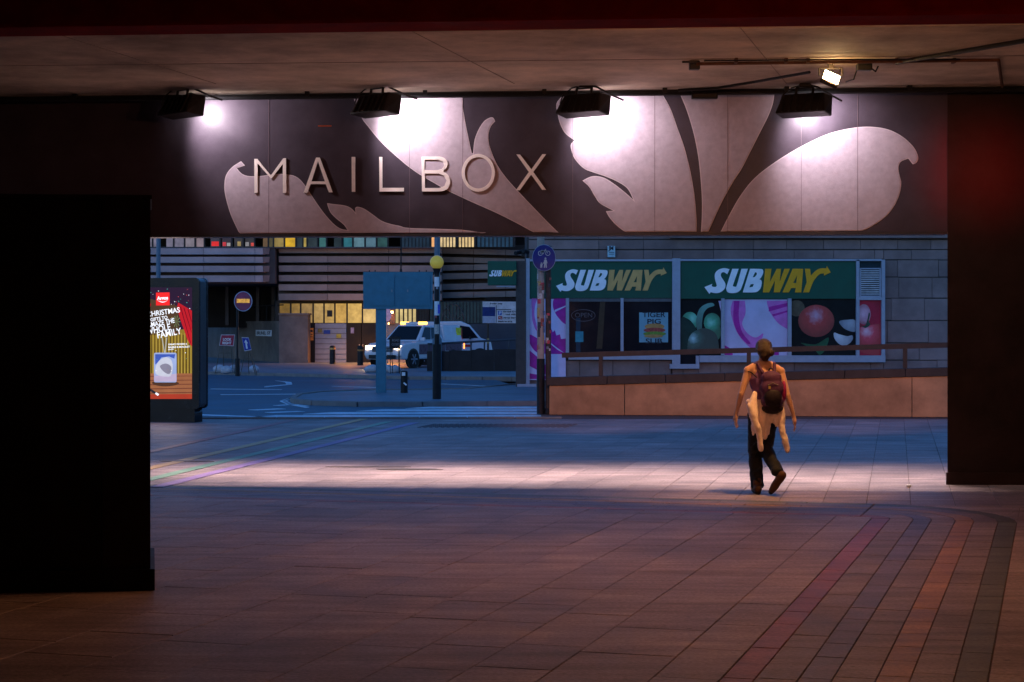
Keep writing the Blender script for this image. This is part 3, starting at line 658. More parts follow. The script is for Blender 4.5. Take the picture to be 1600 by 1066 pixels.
# dark shop windows with dim things inside
w2 = window(889, 467, 969.5, 553, GLASS, 'dark shop window with an unlit neon oval'); w3 = window(974, 467, 1050, 553, GLASS, 'dark shop window with a pale filled roll poster')
bar(889, 466.6, 969.5, 471.5, -.03, .0, M_('blind_box', (.10, .11, .12), .5), 'blind_box', w2); bar(974, 466.6, 1050, 471.5, -.03, .0, MATS['blind_box'], 'blind_box', w3)
flat('neon_oval', [[SP.uv(*p) for p in ring(911.5, 493, 19, 9.5)], [SP.uv(*p) for p in ring(911.5, 493, 18, 8.6)]], SP, -.029, .004, M_('unlit_neon', (.10, .09, .10), .4), w2)
u, v = SP.uv(898, 496); text('OPEN', SP, u, v, .19, -.029, MATS['unlit_neon'], w2, width=.5)
shape(w2, [(899, 518), (911.5, 518), (911.5, 534.5), (899, 534.5)], 0, M_('notice', (.04, .26, .33), .5), False); shape(w2, [(900, 497), (907, 497), (907, 552), (900, 552)], -.5, M_('counter_post', (.012, .035, .06), .5), False)
shape(w2, [(938, 468), (946, 468), (941, 545), (932, 545)], -.5, M_('painted_warm_reflection', (.05, .033, .018), .5), False)  # warm reflection of a post, painted as a flat strip on the glass
TP = M_('poster_paper', (.16, .36, .44), .5, .1, 3); INK = M_('ink', (.01, .02, .035), .5)
shape(w3, z4([(1162, 175), (1440, 175), (1440, 462), (1162, 462)]), 0, TP, False)
for k, (body, yy, xa, xb, sz) in enumerate((('TIGER', 219, 1192, 1415, .21), ('PIG', 283, 1235, 1365, .2), ('SUB', 474, 1222, 1382, .21))):
    (ua, va), (ub, _) = SP.uv(*z4([(xa, yy)])[0]), SP.uv(*z4([(xb, yy)])[0]); text(body, SP, ua, va, sz, -.021, INK, w3, width=ub - ua, bold=.003)
shape(w3, z4(ell(1310, 310, 95, 30)), 1, M_('bun', (.42, .24, .08), .5)); shape(w3, z4(ell(1310, 345, 105, 24)), 2, M_('filling_red', (.32, .06, .05), .5, .5, 12)); shape(w3, z4(ell(1310, 380, 110, 22)), 3, M_('lettuce', (.14, .26, .04), .5, .4, 14)); shape(w3, z4(ell(1300, 402, 90, 16)), 4, M_('bun', (.4, .2, .1)))
# food posters on the right
z3 = lambda p: zm(1060, 400, .2125, p)
u, v = hot(1080, 530)
w4 = window(1063, 468, 1126.5, 556, M_('poster_black', (.004, .005, .006), .7), 'green pepper poster'); bar(1063, 556, 1087, 569, -.06, -.03, GLASS, 'lower_pane')
pepA = print_mat('pepper_a', (.20, .66, .52), (.0, .13, .07), *hot(1083, 497), .35, (.02, .34, .19)); pepB = print_mat('pepper_b', (.20, .66, .52), (.0, .13, .07), *hot(1111, 504), .3, (.02, .34, .19)); pepC = print_mat('pepper_c', (.30, .58, .60), (.0, .045, .04), *hot(1083, 529), .35, (.015, .11, .09)); stem = print_mat('pepper_stem', (.10, .33, .28), (.02, .14, .11), *hot(1107, 477), .7)
shape(w4, z3(ell(85, 480, 60, 68)), 0, pepA); shape(w4, z3(ell(250, 490, 62, 70)), 0, pepB); shape(w4, z3(ell(45, 560, 55, 100)), 1, print_mat('pepper_d', (.01, .08, .07), (.0, .03, .03), *hot(1070, 510), .3)) if False else None
shape(w4, z3(ell(280, 560, 35, 60)), 1, pepB); shape(w4, z3([(140, 545), (130, 480), (150, 400), (190, 360), (245, 345), (265, 365), (215, 385), (185, 425), (175, 490), (170, 545)]), 2, stem)
shape(w4, z3([(18, 470), (60, 458), (110, 500), (130, 560), (90, 640), (70, 692), (18, 692)]), 2, M_('pepper_dark', (.0, .035, .03), .3, .3, 3)); shape(w4, z3([(65, 692), (75, 610), (110, 560), (180, 532), (240, 545), (285, 590), (300, 692)]), 3, pepC, True, (0, 6))
shape(w4, z3([(295, 330), (318, 330), (318, 430)]), 1, pw, False)
w5 = window(1131.5, 468, 1230.5, 556, M_('onion_blue_white', (.50, .48, .68), .4, .15, 1.5), 'second onion poster, behind the walking person')
shape(w5, z3([(400, 330), (490, 330), (495, 420), (470, 500), (510, 570), (570, 600), (625, 570), (600, 640), (560, 690), (490, 640), (430, 560), (395, 460), (385, 390)]), 0, pl_, True, (0, 1)); shape(w5, z3([(410, 330), (450, 330), (445, 450), (470, 560), (530, 640), (500, 640), (440, 570), (405, 470)]), 1, pm, True, (0, 1))
shape(w5, z3([(650, 330), (805, 330), (805, 540), (740, 500), (690, 440), (660, 380)]), 0, pl_, True, (0, 1, 2)); shape(w5, z3([(665, 375), (805, 345), (805, 370), (665, 410)]), 1, pm, False); shape(w5, z3([(690, 430), (805, 400), (805, 412), (700, 445)]), 1, pm, False)
shape(w5, z3([(338, 655), (400, 690), (400, 730), (338, 730)]), 0, pm, False); shape(w5, z3([(620, 690), (740, 705), (740, 730), (620, 730)]), 0, pm, False)
w6 = window(1236, 468, 1337, 556, M_('poster_dark_green', (.006, .008, .008), .7, .6, 3), 'tomato and garlic poster')
shape(w6, z3(ell(1015, 478, 132, 118)), 1, print_mat('tomato', (.52, .30, .42), (.20, .006, .010), *hot(1275, 493), .55, (.42, .018, .025))); shape(w6, z3(ell(870, 385, 60, 60)), 0, M_('shallot', (.10, .08, .05), .5, .3, 6))
gar = print_mat('garlic', (.55, .62, .66), (.18, .22, .28), *hot(1310, 525), .5); shape(w6, z3([(1185, 480), (1240, 470), (1302, 475), (1302, 555), (1240, 545), (1200, 515)]), 1, print_mat('garlic_b', (.32, .40, .48), (.06, .09, .13), *hot(1330, 505), .5)); shape(w6, z3([(1145, 565), (1180, 575), (1240, 590), (1280, 585), (1280, 620), (1240, 655), (1190, 652), (1150, 610)]), 1, gar)
shape(w6, z3([(900, 640), (1010, 650), (1105, 600), (1080, 690), (1040, 728), (1000, 690)]), 1, M_('basil', (.012, .09, .04), .4, .3, 4)); 
flat('printed_shape', [[SP.uv(*p) for p in z3(ell(1260, 320, 200, 52))], [SP.uv(*p) for p in z3(ell(1260, 316, 192, 46))]], SP, -.02, .003, M_('plate_rim', (.10, .12, .14), .4), w6) if False else None
w7 = window(1342, 469, 1376.5, 556.5, M_('tomato_wall', (.42, .015, .05), .4, .3, 2), 'narrow tomato poster at the right end')
tom = print_mat('tomato_b', (.75, .50, .62), (.42, .012, .03), *hot(1355, 518), .42, (.65, .04, .09)); shape(w7, z3(ell(1365, 430, 50, 75)), 0, print_mat('tomato_c', (.7, .45, .6), (.28, .02, .05), *hot(1349, 490), .4)); shape(w7, z3([(1328, 540), (1380, 520), (1440, 505), (1490, 520), (1490, 700), (1440, 728), (1328, 690)]), 1, tom)
shape(w7, z3([(1335, 505), (1370, 515), (1390, 470), (1400, 420), (1410, 430), (1400, 480), (1412, 505), (1375, 530)]), 2, M_('stalk', (.03, .07, .05), .5))
# vent
vent = bar(1342, 408.5, 1376.5, 464.5, -.06, -.03, M_('vent_dark', (.01, .03, .04), .6), 'vent')
bar(1343, 419, 1376, 421, -.03, .06, ALU, 'vent_frame', vent); bar(1343, 462, 1376, 464.4, -.03, .06, ALU, 'vent_frame', vent); bar(1343, 421, 1345, 462, -.03, .06, ALU, 'vent_frame', vent); bar(1374, 421, 1376, 462, -.03, .06, ALU, 'vent_frame', vent)
for i in range(12): bar(1345, 422.5 + i * 3.3, 1374, 424.1 + i * 3.3, -.02, .04, M_('slat', (.50, .52, .55), .5), 'slat', vent)
# shop signs
WORD = {'S': [(345, 180), (320, 235), (290, 215), (265, 215), (250, 235), (255, 265), (285, 310), (300, 345), (295, 385), (270, 415), (230, 437), (180, 440), (140, 430), (125, 450), (70, 375), (155, 340), (150, 362), (165, 372), (195, 372), (205, 355), (195, 320), (185, 280), (185, 235), (205, 200), (240, 178), (290, 168)],
        'U': [(375, 175), (445, 175), (385, 345), (385, 365), (405, 370), (425, 355), (475, 175), (545, 175), (480, 370), (455, 415), (415, 437), (360, 440), (325, 430), (310, 400), (315, 360)],
        'B': [(570, 175), (690, 178), (712, 195), (712, 225), (690, 270), (670, 290), (690, 300), (697, 330), (685, 385), (655, 420), (610, 433), (490, 433)],
        'W': [(735, 175), (803, 175), (787, 320), (862, 175), (908, 175), (893, 320), (945, 175), (1005, 175), (893, 433), (828, 433), (842, 300), (778, 433), (710, 433)],
        'A': [(1035, 175), (1150, 175), (1130, 433), (1060, 433), (1070, 385), (1020, 385), (995, 433), (925, 433)],
        'Y': [(1170, 175), (1225, 175), (1235, 250), (1290, 195), (1340, 172), (1405, 170), (1410, 145), (1452, 215), (1378, 250), (1380, 225), (1330, 235), (1280, 285), (1250, 340), (1215, 433), (1150, 433), (1190, 320)]}
SMOOTH = {'S': (0, 1, 12, 13, 14, 15, 16), 'U': (0, 1, 6, 7), 'B': (0, 5, 11), 'Y': (0, 1, 2, 5, 6, 7, 8, 9, 13, 14, 15)}
HOLES = {'B': [[(625, 212), (645, 220), (642, 240), (620, 266), (598, 268)], [(575, 345), (612, 340), (600, 372), (560, 378)]], 'A': [[(1083, 250), (1075, 330), (1040, 330)]]}
def wordmark(pl, par, fx, fy, n0, my):
    for ch, pts in WORD.items():
        lp = [smooth_loop(pts, SMOOTH[ch], 4) if ch in SMOOTH else pts] + HOLES.get(ch, [])
        flat('letter', [[pl.uv(fx(x), fy(y)) for x, y in l] for l in lp], pl, n0, .03, SWHITE if ch in 'SUB' else my, par)
s1 = bar(828, 409, 1050, 466, -.05, .02, GREEN, 'sign_panel'); s1['label'] = 'green sign panel over the dark windows'
wordmark(SP, s1, lambda x: 860 + x * .125, lambda y: 400 + y * .125, .022, SYEL2)
s2 = bar(1063, 408.5, 1337, 467, -.05, .02, GREEN, 'sign_panel'); s2['label'] = 'green sign panel over the food posters'
wordmark(SP, s2, lambda x: 1100.4 + (x - 70) * .1427, lambda y: 415.9 + (y - 145) * .143, .022, SYEL)
# small projecting sign
PS = Plane((0, DS - .3, 0), (1, 0, 0))
t = thing('projecting_sign', 'small green sign projecting from the left corner of the shop', 'sign', P(785, 427, DS - .3))
(u0, v0), (u1, v1) = PS.uv(762, 446), PS.uv(807, 408)
MB().box(((u0 + u1) / 2, DS - .2, (v0 + v1) / 2), (u1 - u0, .2, v1 - v0)).build('panel', GREEN, t, bevel=.02); MB().box(((u0 + u1) / 2 + .1, DS - .2, v0 - .03), (u1 - u0 - .3, .12, .03)).build('light_strip', ALU, t)
wordmark(PS, t, lambda x: 764 + (x - 70) * .0315, lambda y: 421.5 + (y - 145) * .036, .001, SYEL)
# little alarm box and cctv
t = thing('alarm_box', 'pale blue wall box with dark initials above the green sign', 'alarm', P(955, 393, DS)); o = bar(949.5, 384.5, 961, 402, -.13, .05, M_('alarm_blue', (.35, .55, .62), .4), 'casing', t)
(u, v) = SP.uv(951, 391); text('JM', SP, u, v, .16, .052, INK, t, width=.15, bold=.006); bar(951, 394, 959.5, 395, .05, .054, INK, 'lettering', t); bar(951, 397, 959.5, 397.8, .05, .054, INK, 'lettering', t)
c = P(812, 395, DS - .2); t = thing('security_camera', 'black security camera pair on the shop corner', 'camera', c)
MB().tube(c + Vector((-.12, -.1, -.02)), c + Vector((.06, .15, .03)), .06).build('body', BLACK, t); MB().tube(c + Vector((.1, -.1, .05)), c + Vector((.24, .1, .02)), .06).build('body', BLACK, t); MB().box(c + Vector((.1, .2, -.05)), (.1, .3, .1)).build('bracket', BLACK, t)

# ------------------------------------------------------------------ ramp wall, coping, handrail
rA, rB = G(858, 648), G(1478, 652); rB = rA + (rB - rA) * 1.35
RP = Plane(rA, rB - rA); RL = (rB - rA).length
def rtop(u): k = u / (RL / 1.35); return .594 + .229 * k
t = thing('ramp_wall', 'buff rendered ramp wall with dark coping beside the plaza', 'wall', rA)
BUFF = M_('buff_render', (.50, .25, .12), .8, .25, 1.5, .25, 25, dirt=.45)
COP = M_('dark_coping', (.05, .035, .028), .6, .3, 4, .2)
cuts = [0, RP.uv(976, 620)[0], RP.uv(1200, 620)[0], RP.uv(1425, 620)[0], RL]
for u0, u1 in zip(cuts, cuts[1:]):
    f = lambda u, z, n: RP.pt(u, z, n)
    MB().hexa([f(u0 + .006, 0, -.3), f(u1 - .006, 0, -.3), f(u1 - .006, 0, 0), f(u0 + .006, 0, 0)][::-1], [f(u0 + .006, rtop(u0), -.3), f(u1 - .006, rtop(u1), -.3), f(u1 - .006, rtop(u1), 0), f(u0 + .006, rtop(u0), 0)][::-1]).build('wall_panel', BUFF, t, bevel=.008)
n = 9
for i in range(n):
    u0, u1 = RL * i / n - (.05 if i == 0 else 0), RL * (i + 1) / n
    MB().hexa([f(u0 + .004, rtop(u0) + .001, -.34), f(u1 - .004, rtop(u1) + .001, -.34), f(u1 - .004, rtop(u1) + .001, .04), f(u0 + .004, rtop(u0) + .001, .04)][::-1], [f(u0 + .004, rtop(u0) + .175, -.34), f(u1 - .004, rtop(u1) + .175, -.34), f(u1 - .004, rtop(u1) + .175, .04), f(u0 + .004, rtop(u0) + .175, .04)][::-1]).build('coping_stone', COP, t, bevel=.01)
rp = thing('handrail', 'dark square handrail on posts above the ramp wall', 'railing', RP.pt(4, .9, -.15))
u0 = RP.uv(877, 556)[0]
MB().hexa([f(u0, rtop(u0) + .62 - .05, -.18), f(RL, rtop(RL) + .62 - .05, -.18), f(RL, rtop(RL) + .62 - .05, -.11), f(u0, rtop(u0) + .62 - .05, -.11)][::-1], [f(u0, rtop(u0) + .675, -.18), f(RL, rtop(RL) + .675, -.18), f(RL, rtop(RL) + .675, -.11), f(u0, rtop(u0) + .675, -.11)][::-1]).build('rail', COP, rp)
for px in (938, 1170, 1415, 1650):
    u = RP.uv(px, 570)[0]
    if u < RL: MB().box(RP.pt(u, rtop(u) + .375, -.145), (.085, .06, .40), math.atan2(RP.U.y, RP.U.x)).build('post', COP, rp)
q = [RP.pt(0, 0, -.35), RP.pt(RL, 0, -.35), RP.pt(RL, 0, -2.6), RP.pt(0, 0, -2.6)]
MB().hexa([Vector((p.x, p.y, -.1)) for p in q], [Vector((q[i].x, q[i].y, (.02, rtop(RL) - .1, rtop(RL) - .1, .02)[i])) for i in range(4)]).build('ramp', PAVE_FAR, kind='structure', label='sloping ramp behind the buff wall')
# amber floods on the back of the fascia that warm the ramp wall
for i, (u, px) in enumerate(((4.6, 960), (8.2, 1330))):
    C = FP.pt(u, 3.9, -.75); T = RP.pt(RP.uv(px, 620)[0], .35)
    t = thing('wall_flood', ('amber flood on the outer face of the fascia facing the ramp wall start', 'amber flood on the outer face of the fascia facing the ramp wall end')[i], 'floodlight', C, group='amber floods outside')
    dr = (T - C).normalized(); MB().tube(C - dr * .1, C + dr * .06, .07, .1).build('housing', HOUS, t); MB().tube(C, FP.pt(u, 3.9, -.352), .02).build('arm', HOUS, t); MB().tube(C + dr * .061, C + dr * .066, .09).build('lens', AMB2 if 'AMB2' in globals() else mat('amber_lens_soft', (.8, .5, .3), .3, 0, emit=(1, .5, .25), es=3), t)
    lamp('wall_flood_light', 'SPOT', C + dr * .1, (1, .40, .17), 1500, t, T, spot_size=R(26), spot_blend=1, shadow_soft_size=.08)

# ------------------------------------------------------------------ advertising kiosk
kd = 35.3; be = R(15)
KP = Plane(P(262, 660, kd) * Vector((1, 1, 0)), (math.cos(be), -math.sin(be), 0))
KP.O.z = 0
t = thing('advertising_kiosk', 'tall black street kiosk with a lit Christmas advert screen', 'kiosk', KP.O)
(uL, vB), (uR2, vT) = KP.uv(205, 638), KP.uv(311, 434)
rr = lambda u0, v0, u1, v1, r: sum([[(cx + r * math.cos(a), cy + r * math.sin(a)) for a in [math.pi / 2 * (q + j / 5) for j in range(6)]] for q, cx, cy in ((0, u1 - r, v1 - r), (1, u0 + r, v1 - r), (2, u0 + r, v0 + r), (3, u1 - r, v0 + r))], [])
KB = M_('kiosk_black', (.012, .012, .014), .25, .2, 4); KG = M_('kiosk_grey_side', (.06, .065, .075), .35, .15, 4, metal=.4)
flat('frame', [rr(uL, vB, uR2, vT, .08)], KP, -.06, .06, KB, t); flat('side_shell', [rr(uL + .02, vB + .02, uR2 - .004, vT - .01, .08)], KP, -.34, .278, KG, t); flat('rear_frame', [rr(uL, vB, uR2, vT, .08)], KP, -.41, .068, KB, t)
(ua, _), (ub, _) = KP.uv(205, 650), KP.uv(303, 650); flat('plinth', [rect(ua, 0, ub, vB - .001)], KP, -.38, .35, KB, t)
zk = lambda p: zm(220, 420, .2344, p)
def kf(name, pts, lvl, m, par, raw=False): return flat(name, [[KP.uv(*q) for q in (pts if raw else zk(pts))]], KP, .001 + lvl * .002, .0015, m, par)
def em(key, c, s=1.0): 
    if key not in MATS: MATS[key] = glow(key, c, s * KS, .12)
    return MATS[key]
KS = .42
scr = kf('screen', [(-40, 125), (342, 125), (342, 868), (-40, 868)], 0, em('ad_night', (.030, .010, .035)), t)
kf('gold_curtain', [(-40, 430), (342, 400), (342, 700), (-40, 700)], 1, em('ad_gold', (.34, .22, .02)), scr)
for i in range(18):
    x = -35 + i * 21; kf('curtain_fold', [(x, 440), (x + 7, 440), (x + 8, 698), (x - 1, 698)], 2, em('ad_gold_dark', (.13, .075, .008)), scr); kf('curtain_fold', [(x + 11, 430), (x + 14, 430), (x + 15, 698), (x + 11, 698)], 2, em('ad_gold_light', (.60, .42, .07)), scr)
kf('burgundy_glow', [(-40, 250), (60, 200), (250, 250), (260, 440), (-40, 445)], 1.5, em('ad_wine', (.10, .05, .02)), scr)
kf('red_curtain', smooth_loop([(342, 280), (250, 225), (245, 260), (262, 330), (290, 410), (315, 480), (342, 520)], (0, 1, 6)), 3, em('ad_red', (.62, .012, .02)), scr)
for a, b_ in (((262, 250), (335, 500)), ((285, 260), (342, 430)), ((312, 268), (342, 360))): kf('curtain_fold', [a, (a[0] + 8, a[1] + 4), (b_[0] + 1, b_[1]), (b_[0] - 5, b_[1] - 10)], 4, em('ad_red_dark', (.22, .0, .01)), scr)
kf('red_curtain', [(-40, 190), (60, 210), (70, 240), (40, 330), (-40, 430)], 3, MATS['ad_red'], scr)
kf('stage_floor', [(-40, 698), (342, 698), (342, 868), (-40, 868)], 2.5, em('ad_wood', (.42, .15, .06)), scr)
for i in range(6): kf('floor_board', [(-40, 715 + i * 27 + i), (342, 713 + i * 27), (342, 717 + i * 27 + i), (-40, 722 + i * 27 + i)], 3.5, em('ad_wood_dark', (.22, .06, .03)), scr)
kf('floor_glow', [(-40, 838), (342, 835), (342, 868), (-40, 868)], 4, em('ad_wood_red', (.5, .05, .02)), scr)
lg = kf('logo_square', [(103, 160), (193, 158), (194, 244), (103, 245)], 4, em('ad_logo_red', (.95, .02, .02), 1.3), scr)
AW = em('ad_white', (.85, .9, 1.0), 1.6)
def ktext(body, x0, y0, x1, y1, hpx, par=scr, bold=.0015):
    (a, b_), (c_, d_) = KP.uv(*zk([(x0, y0)])[0]), KP.uv(*zk([(x1, y1)])[0]); L = math.hypot(c_ - a, d_ - b_)
    text(body, KP, a, b_, hpx * .2344 * kd / F * 1.30, .014, AW, par, width=L, rot=math.atan2(d_ - b_, c_ - a), bold=bold, depth=.0015)
ktext('Argos', 112, 208, 186, 204, 24, bold=.004)
kf('smile', smooth_loop([(112, 212), (148, 226), (184, 210), (150, 220)], (0, 2)), 6, AW, scr)
ktext('CHRISTMAS', 44, 322, 262, 290, 37); ktext('GIFTS TO', 68, 352, 180, 334, 24); ktext('AMAZE THE', 50, 392, 230, 358, 34); ktext('WHOLE', 42, 440, 203, 406, 46); ktext('FAMILY', 112, 465, 272, 434, 46)
ktext('DISNEY FROZEN 2', 185, 510, 310, 506, 11, bold=.0008); ktext('BAUBLE & BRACELET', 185, 529, 328, 525, 12, bold=.0008); ktext('£9.99', 185, 543, 220, 541, 9, bold=.0008)
bx = kf('gift_box', rr(90, 560, 240, 758, 10), 5, em('ad_box', (.40, .50, .85)), scr)
kf('box_window', smooth_loop([(102, 700), (104, 650), (130, 610), (170, 590), (205, 610), (215, 660), (200, 715), (150, 718)]), 6, em('ad_box_pale', (.70, .72, .85)), bx); kf('box_shade', smooth_loop([(130, 650), (170, 632), (205, 655), (195, 700), (160, 690)]), 7, em('ad_box_grey', (.30, .28, .38)), bx)
kf('box_band', [(92, 715), (238, 700), (238, 752), (94, 752)], 6, em('ad_box_lilac', (.62, .50, .72)), bx); kf('box_blue', [(98, 570), (232, 570), (225, 600), (190, 585), (140, 592), (110, 630), (98, 640)], 6, em('ad_box_blue', (.06, .12, .55)), bx)
kf('ribbon', [(140, 460), (147, 460), (162, 560), (156, 560)], 4.5, em('ad_cord', (.5, .5, .45)), scr); kf('ribbon', [(178, 460), (170, 460), (160, 560), (166, 560)], 4.5, MATS['ad_cord'], scr)
kf('box_shadow', smooth_loop([(80, 755), (165, 748), (250, 758), (240, 775), (165, 785), (95, 775)]), 4.2, em('ad_box_shadow', (.10, .04, .02)), scr)
kf('wand', [(52, 790), (122, 835), (114, 846), (46, 805)], 5, em('ad_wand', (.02, .02, .03)), scr); kf('wand_tip', [(104, 824), (124, 836), (116, 848), (97, 834)], 6, AW, scr)
for i in range(46):
    x, y = random.uniform(44, 335), random.choice((random.uniform(130, 250), random.uniform(130, 320), random.uniform(250, 690))); r = random.uniform(2.0, 4.2)
    if 98 < x < 200 and 152 < y < 470: continue
    kf('confetti', [(x - r, y), (x, y - r * .6), (x + r, y + 1), (x, y + r)], 7, random.choice((AW, em('ad_conf_yellow', (.8, .6, .15)), em('ad_conf_teal', (.1, .6, .5)), em('ad_conf_red', (.8, .1, .1)))), scr)
for i in range(9):
    a = i * .7; kf('spark', [(240, 352), (240 + 26 * math.cos(a), 352 + 40 * math.sin(a)), (240 + 26 * math.cos(a + .1), 352 + 40 * math.sin(a + .1))], 6.5, em('ad_spark', (.25, .45, .2)), scr)
lamp('screen_glow', 'AREA', KP.pt(*KP.uv(262, 540), .06), (1, .75, .7), 6, t, KP.pt(*KP.uv(262, 540), 1.0), shape='RECTANGLE', size=.8, size_y=2.0)

# ------------------------------------------------------------------ posts and signs near the crossing
pA = G(845, 647)
t = thing('sign_post', 'sticker covered pole carrying the round blue cycle and pedestrian sign', 'sign post', pA)
MB().tube(pA, pA + Vector((0, 0, 4.2)), .075, n=16).build('pole', M_('pale_pole', (.33, .27, .22), .5, .2, 6), t); MB().tube(pA + Vector((0, 0, 0)), pA + Vector((0, 0, 1.15)), .085, n=16).build('lower_sleeve', BLACK, t)
SD = Plane(pA - Vector((0, .12, 0)), (1, 0, 0)); cu, cv = SD.uv(850, 403); q = (SD.uv(868.5, 403)[0] - cu)
flat('sign_rim', [ell(cu, cv, q, q * 1.13, 40)], SD, -.0, .012, M_('sign_grey_rim', (.30, .32, .38), .4), t); sd_ = flat('sign_disc', [ell(cu, cv, q * .95, q * 1.08, 40)], SD, .0125, .006, M_('sign_blue', (.012, .022, .15), .35), t)
SW2 = M_('sign_cream', (.55, .47, .40), .4)
def sflat(name, loops, m=SW2): return flat(name, [[(cu + x * q, cv + y * q) for x, y in l] for l in loops], SD, .0195, .004, m, sd_)
for x in (-.3, .32): sflat('bicycle_wheel', [ell(x, .38, .21, .21), ell(x, .38, .16, .16)])
sflat('bicycle_frame', [[(-.32, .36), (-.1, .36), (.12, .66), (.16, .66), (.34, .38), (.30, .36), (.13, .60), (-.04, .37), (-.02, .33), (-.06, .31), (-.12, .32)]]); sflat('bicycle_bar', [[(-.24, .62), (-.14, .62), (-.16, .66), (-.24, .66)], [(.05, .74), (.2, .74), (.16, .69), (.08, .69)]]); sflat('bicycle_tube', [[(-.22, .60), (.1, .60), (.1, .635), (-.20, .635)], [(-.34, .38), (-.2, .64), (-.165, .62), (-.30, .36)]])
sflat('adult_figure', [ell(.12, -.06, .075, .085)]); sflat('adult_figure', [[(.02, -.16), (.22, -.16), (.29, -.45), (.22, -.48), (.24, -.85), (.14, -.85), (.12, -.55), (.07, -.85), (-.02, -.85), (.02, -.5), (-.1, -.42), (-.12, -.48), (-.01, -.34)]]); sflat('child_figure', [ell(-.22, -.46, .055, .06)]); sflat('child_figure', [[(-.3, -.53), (-.15, -.53), (-.1, -.45), (-.07, -.5), (-.14, -.64), (-.16, -.86), (-.22, -.86), (-.23, -.7), (-.26, -.86), (-.32, -.86), (-.31, -.65)]])
cols = [(.5, .06, .08), (.5, .45, .4), (.05, .05, .06), (.25, .2, .16), (.45, .3, .12), (.15, .16, .2), (.3, .08, .06)]
for i in range(26):
    z = random.uniform(1.2, 3.1); a = random.uniform(-1.2, 1.2); h_, w_ = random.uniform(.05, .2), random.uniform(.05, .11); c_ = random.choice(cols); r_ = .0765 + i * .0003
    vs = []
    for zz in (z, z + h_):
        for j in range(5):
            th = -math.pi / 2 + a + (j / 4 - .5) * w_ / .076; vs.append((pA.x + r_ * math.cos(th), pA.y + r_ * math.sin(th), zz))
    MB().add(vs, [(j, j + 1, j + 6, j + 5) for j in range(4)]).build('sticker', M_('sticker%d' % cols.index(c_), c_, .5, .5, 40), t)
pB = pA + Vector((.155, .02, 0))
t = thing('support_pole', 'dark brown pole close beside the sticker covered sign post', 'pole', pB)
MB().tube(pB, pB + Vector((0, 0, 3.45)), .062, n=14).build('pole', M_('brown_pole', (.05, .036, .03), .55, .3, 8), t); MB().lathe(pB, [(.1, 0), (.1, .05), (.07, .12)]).build('foot_collar', BLACK, t); MB().lathe(pB + Vector((0, 0, 3.45)), [(.07, 0), (.07, .04), (.03, .06)]).build('cap', BLACK, t)
for i in range(14):
    z = random.uniform(1.3, 3.0); c_ = random.choice(cols); h_ = random.uniform(.04, .12); w_ = random.uniform(.04, .08); a = random.uniform(-1, 1); r_ = .0635 + i * .0003; vs = []
    for zz in (z, z + h_):
        for j in range(5):
            th = -math.pi / 2 + a + (j / 4 - .5) * w_ / .063; vs.append((pB.x + r_ * math.cos(th), pB.y + r_ * math.sin(th), zz))
    MB().add(vs, [(j, j + 1, j + 6, j + 5) for j in range(4)]).build('sticker', M_('sticker%d' % cols.index(c_), c_, .5), t)
# Belisha beacon
bA = G(682.5, 627.5); s_ = bA.y / F
t = thing('beacon_post', 'zebra crossing beacon with yellow globe on black and white pole', 'beacon', bA)
zz = lambda py: H - (py - HOR) * s_
MB().tube(bA, (bA.x, bA.y, zz(538)), .105, n=16).build('lower_sleeve', BLACK, t)
bands = [538, 522, 507, 493, 471, 448, 433, 428]; 
for i, (ya, yb) in enumerate(zip(bands, bands[1:])): MB().tube((bA.x, bA.y, zz(ya)), (bA.x, bA.y, zz(yb)), .058, n=16).build('pole_band', (BLACK, M_('sticker1', (.5, .45, .4)), BLACK, WHITE, BLACK, WHITE, BLACK)[i], t)
MB().lathe((bA.x, bA.y, zz(428)), [(.06, 0), (.09, .1), (.11, .13)]).build('globe_cup', BLACK, t)
gl = mat('yellow_globe', (.72, .52, .07), .3, .05, 2, emit=(.8, .55, .08), es=.07); MB().ball((bA.x, bA.y, zz(410)), .167, 24, 16).build('globe', gl, t, smooth=True)
for px, ya, yb, c_ in ((683, 448, 452, (.3, .3, .32)), (681, 493, 497, (.4, .1, .1)), (686, 476, 490, (.05, .08, .5))):
    MB().box((P(px, 0, bA.y).x, bA.y - .061, (zz(ya) + zz(yb)) / 2), (.05, .008, zz(ya) - zz(yb))).build('sticker', M_('bsticker%d' % px, c_, .5), t)
# lamp columns
LC = M_('lamp_column_blue', (.10, .16, .22), .4, .1, 5)
for px, d_, w_, lab in ((683, 72, .125, 'tall blue grey lamp column behind the yellow beacon globe'), (247.5, 60, .075, 'slim blue lamp column rising behind the kiosk')):
    q_ = Vector(((px - CX) * d_ / F, d_, PZ - .03)); t = thing('lamp_column', lab, 'lamp post', q_)
    MB().tube(q_, q_ + Vector((0, 0, 1.3)), w_ * 1.5, n=14).build('base', LC, t); MB().tube(q_ + Vector((0, 0, 1.3)), q_ + Vector((0, 0, 8.5)), w_, w_ * .8, n=14).build('column', LC, t); MB().tube(q_ + Vector((0, 0, 8.45)), q_ + Vector((-.8, -.6, 8.7)), .04).build('arm', LC, t); MB().box(q_ + Vector((-1, -.75, 8.7)), (.5, .25, .12), .6).build('lantern', GREYM, t)
